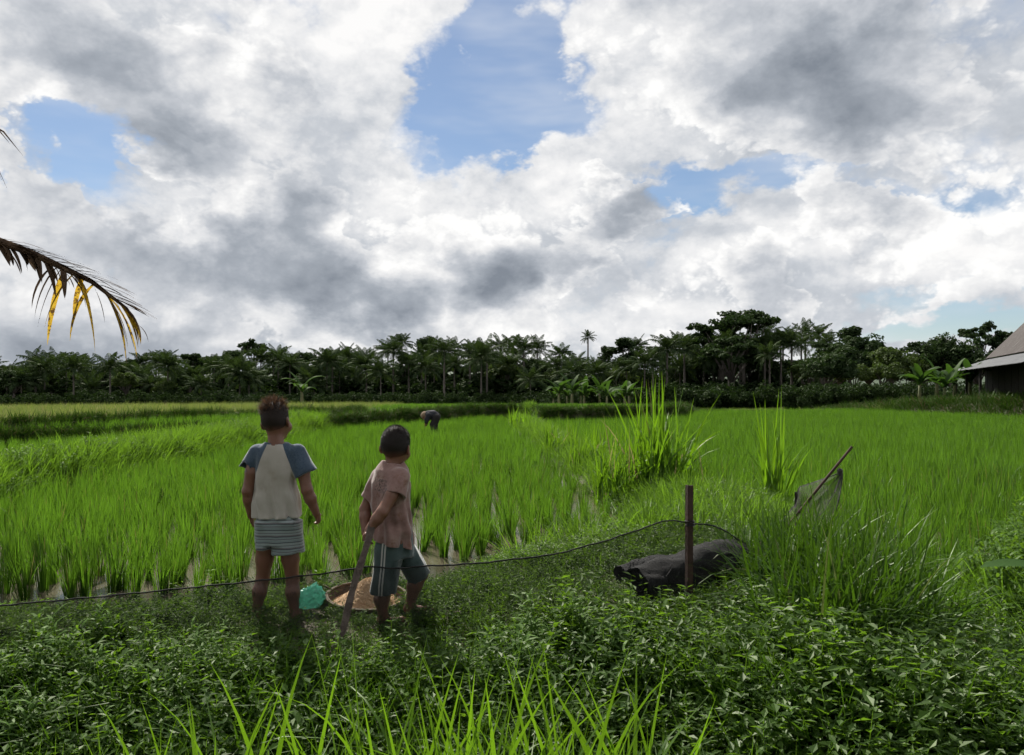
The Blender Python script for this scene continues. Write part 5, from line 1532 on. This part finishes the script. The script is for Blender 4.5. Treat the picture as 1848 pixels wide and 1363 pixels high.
def head(s, c, R, sc=1.0):
    """skull, jaw, nose, lips, brow, ears; face towards local +Y"""
    c = np.array(c)
    L = lambda x, y, z: c + R @ (np.array([x, y, z]) * sc)
    s.ell(L(0, -.008, .018), np.array([.068, .086, .082]) * sc, R, .01)
    s.ell(L(0, .026, -.038), np.array([.052, .056, .060]) * sc, R, .03)
    s.ell(L(0, .055, -.078), np.array([.024, .022, .018]) * sc, R, .02)
    s.cap(L(0, .079, .004), L(0, .094, -.026), .008 * sc, .011 * sc, .012)
    s.ell(L(0, .080, -.052), np.array([.019, .010, .008]) * sc, R, .008)
    s.cap(L(-.035, .066, .014), L(.035, .066, .014), .010 * sc, .010 * sc, .014)
    for sg in (-1, 1):
        s.ell(L(sg * .044, .052, -.03), np.array([.020, .022, .022]) * sc, R, .02)
        Re = R @ rotm(sg * .50)
        s.ell(L(sg * .0700, -.006, -.010), np.array([.0085, .019, .029]) * sc, Re, .004)
        s.ell(L(sg * .0775, -.001, -.008), np.array([.006, .010, .016]) * sc, Re, sub=True)
    return L
def eyes(c, R, parent, sc=1.0):
    G = Geo(); c = np.array(c)
    for sg in (-1, 1):
        o = c + R @ (np.array([sg * .031, .068, .000]) * sc)
        bm = bmesh.new(); bmesh.ops.create_uvsphere(bm, u_segments=12, v_segments=8, radius=.011 * sc)
        V = np.array([v.co[:] for v in bm.verts]) * [1, 1, .8] + o
        T = [[v.index for v in f.verts] for f in bm.faces]; bm.free()
        G.add(V, [t for t in T if len(t) == 4], [t for t in T if len(t) == 3])
    link('eye', G.mesh('eye', [M['eye']], True), parent)
def strands(name, roots, dirs, L, w, mat, parent, seed, bend=.4):
    r = np.random.default_rng(seed); n = len(roots)
    u = np.cross(dirs, r.normal(0, 1, (n, 3))); u /= np.linalg.norm(u, axis=1)[:, None]
    b = r.normal(0, 1, (n, 3)) * bend
    L = L[:, None]; w = np.broadcast_to(w, (n,))[:, None]
    m1 = roots + dirs * L * .5; d2 = dirs + b; d2 /= np.linalg.norm(d2, axis=1)[:, None]
    tip = m1 + d2 * L * .5
    V = np.stack([roots - u * w, roots + u * w, m1 - u * w * .8, m1 + u * w * .8, tip], 1).reshape(-1, 3)
    o = np.arange(n)[:, None] * 5
    return link(name, mesh_np(name, V, o + np.array([[0, 1, 3, 2]]), o + np.array([[2, 3, 4]]), [mat]), parent)

def skin_mat(name, base, dark):
    m = newmat(name); k = N(m); vec = k.coord('Object')
    col = k.mix(k.noise(9, 4, .6, vec), c4(base), c4(dark))
    bp = k.bump(k.noise(320, 3, .6, vec), .12, .002)
    k.out(k.n('ShaderNodeBsdfPrincipled', {'Base Color': col, 'Roughness': .42, 'Specular IOR Level': .45, 'Subsurface Weight': .12, 'Subsurface Radius': (.012, .004, .002), 'Subsurface Scale': 1.0, 'Normal': bp}).outputs[0])
    return m
M['skin'] = skin_mat('skin', (.205, .098, .064), (.15, .070, .047))
M['eye'] = plain('eye', (.06, .045, .04), None, rough=.15)
def hair_mat(name, c1, c2):
    m = newmat(name); k = N(m)
    isl = k.n('ShaderNodeNewGeometry').outputs['Random Per Island']
    col = k.mix(k.math('POWER', isl, 2.2), c4(c1), c4(c2))
    a = k.n('ShaderNodeBsdfPrincipled', {'Base Color': col, 'Roughness': .45, 'Specular IOR Level': .4}).outputs[0]
    b = k.n('ShaderNodeBsdfTranslucent', {'Color': col}).outputs[0]
    k.out(k.n('ShaderNodeMixShader', {0: .3, 1: a, 2: b}).outputs[0]); return m
def fade_mat(name, z0, z1, skin, hair):
    """clipped sides: stubble thinning towards the nape"""
    m = newmat(name); k = N(m); vec = k.coord('Object')
    z = k.n('ShaderNodeSeparateXYZ', {0: vec}).outputs[2]
    f = k.n('ShaderNodeMapRange', {'Value': k.math('ADD', z, k.math('MULTIPLY', k.math('SUBTRACT', k.noise(150, 2, .5, vec), .5), .015)), 'From Min': z0, 'From Max': z1}).outputs['Result']
    col = k.mix(f, c4(skin), c4(hair))
    bp = k.bump(k.noise(500, 2, .5, vec), .5, .003)
    k.out(k.n('ShaderNodeBsdfPrincipled', {'Base Color': col, 'Roughness': .65, 'Specular IOR Level': .25, 'Normal': bp}).outputs[0]); return m
def cloth_nodes(k, vec, col, rough=.9):
    wv = k.noise(420, 2, .5, vec); big = k.noise(14, 4, .6, vec)
    bp = k.bump(k.math('ADD', k.math('MULTIPLY', wv, .25), big), .35, .012)
    return k.n('ShaderNodeBsdfPrincipled', {'Base Color': col, 'Roughness': rough, 'Specular IOR Level': .15, 'Sheen Weight': .6, 'Sheen Roughness': .4, 'Normal': bp}).outputs[0]
def thin_cloth(k, surf, col, f=.12):
    t = k.n('ShaderNodeBsdfTranslucent', {'Color': col}).outputs[0]
    return k.n('ShaderNodeMixShader', {0: f, 1: surf, 2: t}).outputs[0]

# ---------------------------------------------------------------- the taller boy
def boy_one():
    Y0 = 4.0
    org = P(498, 1114, Y0)
    def J(px, py, dy=0.0):
        q = P(px, py, Y0) - org; return np.array([q.x, q.y + dy, q.z])
    hc = J(497, 762, 0.01); HR = rotm(yaw=-.14, roll=-.10, pitch=-.04)
    s = SDF((-.30, -.22, -.06), (.33, .24, 1.16), .0042)
    head(s, hc, HR, .96)
    s.cap(J(497, 772, -.008), J(500, 808, -.012), .036, .042, .02)
    s.loft([(J(500, 972), .085, .05, 0), (J(500, 950), .095, .06, 0), (J(498, 900), .088, .060, 0), (J(496, 850), .090, .066, 0), (J(497, 820), .092, .06, 0), (J(500, 806), .07, .05, 0)], .02)
    aL = [J(462, 819), J(449, 886, -.015), J(451, 932, .02)]; aR = [J(540, 819), J(556, 884, -.02), J(571, 927, .0)]
    for a in (aL, aR): s.chain([a[0], (a[0] + a[1]) / 2, a[1], a[1] * .65 + a[2] * .35, a[2]], [.035, .033, .028, .029, .019], .014)
    hand(s, aL[2], J(453, 965, .05) - aL[2], (1, .1, 0), (0, 1, 0), .45, .88)
    hand(s, aR[2], J(577, 950, .02) - aR[2], (-.8, .5, -.3), (.2, .9, 0), 1.0, .88)
    for hp, kn, an, toe in ((J(481, 972), J(473, 1046, .012), J(465, 1100, -.012), -.02), (J(520, 972), J(527, 1048, .012), J(533, 1102, -.012), .02)):
        calf = kn * .62 + an * .38 + np.array([0, -.014, 0])
        s.chain([hp, (hp + kn) / 2, kn, calf, an], [.056, .043, .033, .0355, .0215], .016)
        heel = an + np.array([0, -.012, -.022]); ball = an + np.array([toe, .095, -.035]); tip = ball + np.array([toe * .3, .045, -.004])
        s.cap(an, heel, .022, .022, .015); s.cap(heel, ball, .021, .02, .015); s.cap(ball, tip, .021, .012, .012)
        for i in range(5): s.cap(ball + np.array([(i - 2) * .0085, .01, 0]), ball + np.array([(i - 2) * .010, .055 - .004 * abs(i - 1.5), -.006]), .0075, .0062, .004)
    s.F = np.where(s.ax[2].reshape(1, 1, -1) < -.045, .1, s.F)
    body = link('person', s.mesh('person', [M['skin']]), loc=tuple(org))
    tag(body, 'taller boy in white and blue raglan shirt and striped shorts, standing with back turned', 'person', 'boys on the bund')
    eyes(hc, HR, body, .96)
    # shirt
    g = SDF((-.26, -.17, .40), (.28, .18, .98), .0042)
    g.loft([(J(501.5, 936), .124, .088, 0), (J(499, 900), .113, .082, 0), (J(496, 860), .104, .077, 0), (J(496, 830), .106, .073, 0), (J(498, 810), .096, .062, 0), (J(499, 798), .060, .052, 0)], .02)
    for a, b, r0, r1 in ((J(466, 818), J(445, 851, .0), .047, .050), (J(536, 818), J(552, 854, -.005), .048, .058)):
        q = g.like(); d = b - a
        q.cap(a, b + d * .5, r0, r1 * 1.12, 0); q.cut(b, d)
        hol = g.like(); hol.cap(b - d * .2, b + d * .5, r1 * .72, r1 * .92, 0); q.minus(hol)
        g.union(q, .014)
    g.wrinkle(.0042, 44, 3); g.folds(J(501, 900), J(0, 936)[2], J(0, 835)[2], .0070, 7, 2)
    g.cut(J(501, 933), (0, 0, -1))
    nk = g.like(); nk.cap(J(497, 785, -.005), J(499, 806, -.008), .046, .046, 0); g.minus(nk)
    m = newmat('raglan_shirt'); k = N(m); vec = k.coord('Object')
    sp_ = k.n('ShaderNodeSeparateXYZ', {0: vec})
    z0, z1 = float(J(0, 800)[2]), float(J(0, 868)[2]); cx = float(J(501, 0)[0])
    lim = k.n('ShaderNodeMapRange', {'Value': sp_.outputs[2], 'From Min': z0, 'From Max': z1, 'To Min': .036, 'To Max': .112}, clamp=False).outputs['Result']
    ab = k.math('ABSOLUTE', k.math('SUBTRACT', sp_.outputs[0], cx))
    slv = k.math('GREATER_THAN', ab, lim)
    low = k.math('GREATER_THAN', sp_.outputs[2], float(J(0, 872)[2]))
    slv = k.math('MULTIPLY', slv, low)
    slv = k.math('MAXIMUM', slv, k.math('GREATER_THAN', sp_.outputs[2], float(J(0, 801)[2])))
    white = k.ramp(k.noise(7, 5, .6, vec), [(.35, (.50, .475, .43)), (.6, (.43, .40, .35)), (.75, (.34, .30, .245))])
    blue = k.ramp(k.noise(120, 3, .6, vec), [(.3, (.050, .078, .115)), (.7, (.085, .12, .165))])
    col = k.mix(slv, white, blue)
    k.out(thin_cloth(k, cloth_nodes(k, vec, col), col))
    link('shirt', g.mesh('shirt', [m]), body)
    # shorts
    g = SDF((-.16, -.15, .22), (.18, .15, .60), .0042)
    g.loft([(J(501, 982), .108, .08, 0), (J(501, 945), .110, .080, 0), (J(501, 924), .092, .062, 0)], .01)
    for top, hem, a0, a1, tilt in ((J(480, 950), J(477, 989), .052, .046, .0), (J(519, 950), J(519, 997), .075, .081, .06)):
        q = g.like(); hem2 = hem + (hem - top) * .5
        q.loft([(hem2, a1, .074, 0), (hem, a1, .074, 0), (top, a0, .078, 0), (top + np.array([0, 0, .03]), a0, .078, 0)], 0)
        q.cut(hem, (tilt, 0, -1)); hol = g.like(); hol.loft([(hem2, a1 - .006, .068, 0), (hem + np.array([0, 0, .03]), a1 - .008, .066, 0)], 0); q.minus(hol)
        g.union(q, .006)
    g.wrinkle(.0046, 40, 9)
    m = newmat('striped_shorts'); k = N(m); vec = k.coord('Object')
    z = k.n('ShaderNodeSeparateXYZ', {0: vec}).outputs[2]
    zz = k.math('ADD', z, k.math('MULTIPLY', k.math('SUBTRACT', k.noise(12, 2, .5, vec), .5), .008))
    fr = k.math('FRACT', k.math('MULTIPLY', zz, 15.5))
    col = k.ramp(fr, [(0, (.30, .36, .36)), (.12, (.045, .05, .065)), (.19, (.22, .28, .29)), (.34, (.30, .35, .36)), (.40, (.10, .105, .12)), (.46, (.25, .31, .32)), (.60, (.055, .06, .075)), (.68, (.20, .19, .20)), (.76, (.31, .37, .38)), (.88, (.13, .14, .16)), (.94, (.28, .34, .34))], 'CONSTANT')
    col = k.mix(k.math('MULTIPLY', k.noise(60, 3, .6, vec), .35), col, (.22, .25, .26, 1))
    col = k.mix(1.0, col, (.85, .85, .82, 1), 'MULTIPLY')
    k.out(cloth_nodes(k, vec, col))
    link('shorts', g.mesh('shorts', [m]), body)
    # hair: clipped sides and a messy top whose tan strands paint the sunlit rim
    hm = hair_mat('rimlit_hair', (.012, .008, .007), (.26, .14, .075))
    g = SDF(hc - .12, hc + .13, .004)
    L = lambda x, y, z_: hc + HR @ (np.array([x, y, z_]) * .96)
    g.ell(L(0, -.011, .020), np.array([.0695, .0870, .0850]) * .96, HR, 0)
    g.ell(L(0, -.01, .052), np.array([.068, .082, .062]) * .96, HR, .01)
    g.cut(L(0, 0, -.062), HR @ np.array([0, .7, -1.0])); g.cut(L(0, .045, 0), HR @ np.array([0, 1, -.5]))
    h = link('hair', g.mesh('hair', [fade_mat('hair_fade', float(hc[2] - .058), float(hc[2] - .012), (.17, .076, .05), (.018, .012, .010))]), body)
    r = np.random.default_rng(31); n = 5200
    th = r.uniform(0, 6.28, n); ph = np.arccos(r.uniform(-.42, 1, n))
    v = np.stack([np.sin(ph) * np.cos(th), np.sin(ph) * np.sin(th), np.cos(ph)], -1)
    kp = (v[:, 2] > .0) | (v[:, 1] < .25); v = v[kp]; n = len(v)
    roots = v * np.array([.067, .082, .082]) * .96 + np.array([0, -.01, .025])
    clump = np.round(v * 7) + .0
    seedv = np.sin(clump @ np.array([[12.9, 78.2, 37.7], [39.3, 11.1, 83.1], [73.1, 52.2, 9.1]])) * .55
    d = v * .9 + seedv * 1.4 + np.array([-.45, .05, .30]) + r.normal(0, .16, (n, 3))
    d /= np.linalg.norm(d, axis=1)[:, None]
    ln = (.006 + .042 * np.clip((v[:, 2] - .15) / .6, 0, 1)) * r.uniform(.6, 1.25, n)
    strands('hair_tuft', (HR @ roots.T).T + hc, (HR @ d.T).T, ln, .0009, hm, h, 4, .35)
    return body
boy_one()

# ---------------------------------------------------------------- the smaller boy with the stick
def boy_two():
    Y0 = 3.95
    org = P(712, 1120, Y0)
    def J(px, py, dy=0.0):
        q = P(px, py, Y0) - org; return np.array([q.x, q.y + dy, q.z])
    TY = -.75        # torso turned to the right
    hc = J(713, 808, 0.015); HR = rotm(yaw=-.20, roll=.05, pitch=-.12)
    s = SDF((-.24, -.30, -.06), (.24, .26, 1.04), .0042)
    head(s, hc, HR, 1.0)
    s.cap(J(713, 822, .0), J(707, 850, -.012), .036, .042, .02)
    s.loft([(J(712, 1000), .09, .075, -1.0), (J(711, 975), .092, .072, -.95), (J(707, 930), .088, .068, -.85), (J(704, 890), .094, .070, TY), (J(703, 858), .086, .06, TY), (J(706, 843), .055, .046, TY)], .02)
    sR, sL = J(727, 861, -.07), J(678, 867, .055)
    eR, wR = J(699, 916, -.155), J(676, 946, -.165); eL, wL = J(656, 922, .05), J(660, 962, -.01)
    for a in ((sR, eR, wR), (sL, eL, wL)): s.chain([a[0], (a[0] + a[1]) / 2, a[1], a[1] * .65 + a[2] * .35, a[2]], [.035, .033, .029, .029, .0195], .014)
    hand(s, wR, J(660, 968, -.175) - wR, (.25, -.1, -.6), (-.5, -.7, 0), 1.25, .86)
    hand(s, wL, J(669, 992, -.05) - wL, (.7, .1, 0), (.3, -.8, 0), .7, .84)
    legs = [(J(704, 1000, -.045), J(697, 1056, -.045), J(695, 1108, -.055), np.array([.085, .045, -.03])), (J(722, 998, .045), J(757, 1041, .065), J(738, 1096, .05), np.array([.085, .02, -.032]))]
    for hp, kn, an, td in legs:
        calf = kn * .62 + an * .38 + np.array([-.012, -.004, 0])
        s.chain([hp, (hp + kn) / 2, kn, calf, an], [.056, .046, .036, .038, .0235], .016)
        heel = an + np.array([-.012, 0, -.022]); ball = an + td; f = td / np.linalg.norm(td); sd = np.cross(f, [0, 0, 1])
        s.cap(an, heel, .022, .021, .015); s.cap(heel, ball, .021, .019, .015); s.cap(ball, ball + f * .035, .019, .012, .012)
        for i in range(5): s.cap(ball + sd * (i - 2) * .0085, ball + f * (.048 - .004 * abs(i - 1.5)) + sd * (i - 2) * .0098, .0075, .006, .004)
    body = link('person', s.mesh('person', [M['skin']]), loc=tuple(org))
    tag(body, 'smaller boy in faded pink shirt and green shorts, leaning on a stick', 'person', 'boys on the bund')
    eyes(hc, HR, body, 1.0)
    # shirt
    g = SDF((-.23, -.25, .30), (.22, .22, .86), .0042)
    g.loft([(J(708, 990), .112, .098, -.9), (J(708, 950), .110, .092, -.85), (J(705, 905), .108, .086, -.8), (J(704, 870), .106, .08, TY), (J(706, 847), .090, .068, TY), (J(709, 833), .054, .05, TY)], .02)
    ends = ((J(724, 857, -.06), J(718, 890, -.105), .050, .054), (J(680, 862, .05), J(663, 902, .055), .046, .047))
    for a, b, r0, r1 in ends:
        q = g.like(); d = b - a
        q.cap(a, b + d * .5, r0, r1 * 1.1, 0); q.cut(b, d)
        hol = g.like(); hol.cap(b - d * .15, b + d * .5, r1 * .72, r1 * .9, 0); q.minus(hol)
        g.union(q, .014)
    g.wrinkle(.0055, 54, 5); g.folds(J(707, 930), J(0, 985)[2], J(0, 860)[2], .0075, 7, 4)
    g.cut(J(708, 979), (-.22, .0, -1))
    nk = g.like(); nk.cap(J(714, 816, .0), J(711, 836, -.006), .044, .044, 0); g.minus(nk)
    m = newmat('faded_pink_shirt'); k = N(m); vec = k.coord('Object')
    sp_ = k.n('ShaderNodeSeparateXYZ', {0: vec})
    pink = k.ramp(k.noise(8, 5, .65, vec), [(.32, (.19, .105, .092)), (.52, (.28, .175, .155)), (.72, (.34, .245, .21))])
    st = k.noise(16, 5, .7, k.n('ShaderNodeMapping', {'Vector': vec, 'Location': (3, 1, 2)}).outputs[0])
    pink = k.mix(k.n('ShaderNodeMapRange', {'Value': st, 'From Min': .52, 'From Max': .66}).outputs['Result'], pink, (.20, .105, .075, 1))
    # dark scrawled print on the back
    pc = J(692, 874, 0)
    dx = k.math('SUBTRACT', sp_.outputs[0], float(pc[0])); dz = k.math('SUBTRACT', sp_.outputs[2], float(pc[2]))
    box = k.math('MULTIPLY', k.math('LESS_THAN', k.math('ABSOLUTE', dx), .036), k.math('LESS_THAN', k.math('ABSOLUTE', dz), .034))
    ln = k.math('SUBTRACT', 1.0, k.math('MULTIPLY', k.math('ABSOLUTE', k.math('SUBTRACT', k.noise(1.0, 1, .5, k.n('ShaderNodeMapping', {'Vector': vec, 'Scale': (62, 62, 110)}).outputs[0]), .5)), 5.0))
    ink = k.math('MULTIPLY', box, k.n('ShaderNodeMapRange', {'Value': ln, 'From Min': .72, 'From Max': .84}).outputs['Result'])
    bk = k.math('LESS_THAN', sp_.outputs[1], .02)
    pink = k.mix(k.math('MULTIPLY', k.math('MULTIPLY', ink, bk), .85), pink, (.05, .04, .045, 1))
    k.out(thin_cloth(k, cloth_nodes(k, vec, pink), pink, .10))
    link('shirt', g.mesh('shirt', [m]), body)
    # shorts
    g = SDF((-.16, -.17, .10), (.22, .20, .48), .0042)
    g.loft([(J(711, 1003), .098, .090, -1.0), (J(710, 985), .100, .088, -1.0), (J(709, 955), .095, .08, -1.0)], .01)
    for a, b, r0, r1, sq in ((J(704, 995, -.04), J(695, 1064, -.05), .070, .070, .92), (J(722, 992, .045), J(757, 1050, .066), .066, .058, 1)):
        q = g.like(); d = b - a
        q.cap(a, b + d * .4, r0, r1, 0); q.cut(b, d)
        hol = g.like(); hol.cap(b - d * .25, b + d * .5, r1 * .75, r1 - .006, 0); q.minus(hol)
        g.union(q, .014)
    g.wrinkle(.0050, 42, 15)
    m = newmat('green_shorts'); k = N(m); vec = k.coord('Object')
    sp_ = k.n('ShaderNodeSeparateXYZ', {0: vec})
    t0, t1 = J(699, 975), J(693, 1066)
    cx = k.n('ShaderNodeMapRange', {'Value': sp_.outputs[2], 'From Min': float(t1[2]), 'From Max': float(t0[2]), 'To Min': float(t1[0]), 'To Max': float(t0[0])}).outputs['Result']
    ax_ = k.math('ABSOLUTE', k.math('SUBTRACT', sp_.outputs[0], cx))
    stripe = k.math('MULTIPLY', k.math('GREATER_THAN', ax_, .0035), k.math('LESS_THAN', ax_, .0115))
    stripe = k.math('MULTIPLY', stripe, k.math('LESS_THAN', sp_.outputs[1], -.03))
    base = k.ramp(k.noise(10, 4, .6, vec), [(.35, (.042, .066, .066)), (.65, (.066, .094, .09))])
    col = k.mix(stripe, base, (.42, .42, .39, 1))
    k.out(cloth_nodes(k, vec, col))
    link('shorts', g.mesh('shorts', [m]), body)
    # hair
    hm = hair_mat('short_dark_hair', (.012, .009, .008), (.035, .022, .017))
    g = SDF(hc - .12, hc + .13, .004)
    L = lambda x, y, z_: hc + HR @ (np.array([x, y, z_]) * 1.0)
    g.ell(L(0, -.010, .022), np.array([.0725, .090, .088]) * 1.0, HR, 0)
    g.cut(L(0, 0, -.056), HR @ np.array([0, .7, -1.0])); g.cut(L(0, .05, 0), HR @ np.array([0, 1, -.6]))
    h = link('hair', g.mesh('hair', [fade_mat('hair_fade', float(hc[2] - .056), float(hc[2] - .010), (.16, .075, .05), (.016, .012, .011))]), body)
    r = np.random.default_rng(33); n = 5200
    th = r.uniform(0, 6.28, n); ph = np.arccos(r.uniform(-.4, 1, n))
    v = np.stack([np.sin(ph) * np.cos(th), np.sin(ph) * np.sin(th), np.cos(ph)], -1)
    kp = (v[:, 2] > .0) | (v[:, 1] < .25); v = v[kp]; n = len(v)
    roots = v * np.array([.0715, .089, .087]) * 1.0 + np.array([0, -.010, .022]) * 1.0
    whorl = np.cross(v, np.array([0, -.3, 1.0]))
    d = v * .6 + whorl * .7 + np.array([0, .3, .0]) + r.normal(0, .18, (n, 3)); d /= np.linalg.norm(d, axis=1)[:, None]
    strands('hair_tuft', (HR @ roots.T).T + hc, (HR @ d.T).T, .013 * r.uniform(.5, 1.2, n) * (.35 + .65 * np.clip(v[:, 2] * 1.6, 0, 1)), .0008, hm, h, 5, .2)
    # the stick he leans on
    a = P(668, 957, Y0 - .185); b = P(604, 1186, 3.52)
    b.z = max(b.z, gz(b.x, b.y) - .03)
    d = (b - a).normalized(); a = a - d * .05
    G = Geo(); x = Vector((1, .2, 0)); x = (x - d * x.dot(d)).normalized(); y = d.cross(x); V = []
    nS = 14
    for i in range(nS):
        f = i / (nS - 1); c = a + (b - a) * f + x * .004 * math.sin(f * 9) - a
        w = .0155 + .002 * math.sin(f * 21); th_ = .006
        for u, v_ in ((-w, -th_), (w, -th_), (w + .001, 0), (w, th_), (-w, th_), (-w - .001, 0)): V.append(tuple(c + x * u + y * v_))
    Q = [(i * 6 + k_, i * 6 + (k_ + 1) % 6, i * 6 + 6 + (k_ + 1) % 6, i * 6 + 6 + k_) for i in range(nS - 1) for k_ in range(6)]
    G.add(V, Q + [(0, 5, 4, 1), (1, 4, 3, 2), (nS * 6 - 6, nS * 6 - 5, nS * 6 - 2, nS * 6 - 1), (nS * 6 - 5, nS * 6 - 4, nS * 6 - 3, nS * 6 - 2)])
    o = link('walking_stick', G.mesh('walking_stick', [plain('weathered_wood', (.06, .045, .037), (.115, .09, .075), 25, .8, .5, 90)]), loc=tuple(a))
    tag(o, 'flat dark wooden stick held by the smaller boy, its tip on the ground', 'stick')
    return body
boy_two()

# ---------------------------------------------------------------- farmer bending over the rice
def farmer():
    Y0 = 21.5
    org = P(786, 781, Y0); org.z = -.08
    def J(px, py, dy=0.0):
        q = P(px, py, Y0) - org; return np.array([q.x, q.y + dy, q.z])
    s = SDF((-.65, -.35, -.02), (.35, .35, 1.05), .012)
    hc = J(766.5, 751); HR = rotm(yaw=math.pi / 2, pitch=0) @ rotm(pitch=-1.0)
    head(s, hc, HR, 1.12)
    s.cap(J(768.5, 749.5), J(773, 748), .05, .06, .03)
    s.cap(J(774, 749), J(786, 752), .10, .11, .04)
    for dy in (-.16, .16):
        s.chain([J(774, 748.5, dy), J(771, 757, dy * 1.1), J(769, 766, dy * .8)], [.055, .045, .032], .02)
        hand(s, J(769, 766, dy * .8), (-.1, 0, -1), (-1, 0, 0), (0, -dy, 0), .6, 1.1)
        kn = J(783 + dy * 8, 766, dy * .7); an = np.array([kn[0] + .06, kn[1], .06])
        s.chain([J(788, 753, dy * .6), kn, an], [.095, .065, .045], .03)
        s.cap(an, an + np.array([-.16, 0, -.03]), .045, .03, .02)
    body = link('person', s.mesh('person', [M['skin']]), loc=tuple(org))
    tag(body, 'farmer in dark clothes bent over working in the rice near the far bank', 'person')
    dk = plain('dark_jacket', (.016, .017, .022), (.028, .029, .036), 9, .85, .3, 40)
    g = SDF((-.5, -.35, .25), (.35, .35, 1.05), .014)
    g.cap(J(774, 749), J(781, 749), .12, .135, .03); g.cap(J(781, 749), J(787, 752), .135, .125, .03)
    for dy in (-.17, .17): g.chain([J(775, 748.5, dy), J(771.5, 757, dy * 1.08), J(770, 761.5, dy)], [.075, .065, .055], .02)
    g.wrinkle(.012, 16, 2)
    link('jacket', g.mesh('jacket', [dk]), body)
    g = SDF((-.3, -.3, .0), (.35, .3, .8), .014)
    for dy in (-.16, .16):
        kn = J(783 + dy * 8, 766, dy * .7)
        g.chain([J(788, 753, dy * .55), kn, np.array([kn[0] + .04, kn[1], .2])], [.105, .08, .065], .03)
    link('trousers', g.mesh('trousers', [plain('dark_trousers', (.022, .020, .020), None, rough=.9)]), body)
    g = SDF(hc - .22, hc + .22, .01)
    g.ell(hc + HR @ np.array([0, -.012, .035]), (.088, .108, .085), HR, 0); g.cut(hc + HR @ np.array([0, 0, .0]), HR @ np.array([0, .35, -1]))
    link('head_cloth', g.mesh('head_cloth', [plain('tan_head_cloth', (.22, .16, .10), (.30, .22, .15), 30, .9)]), body)
farmer()
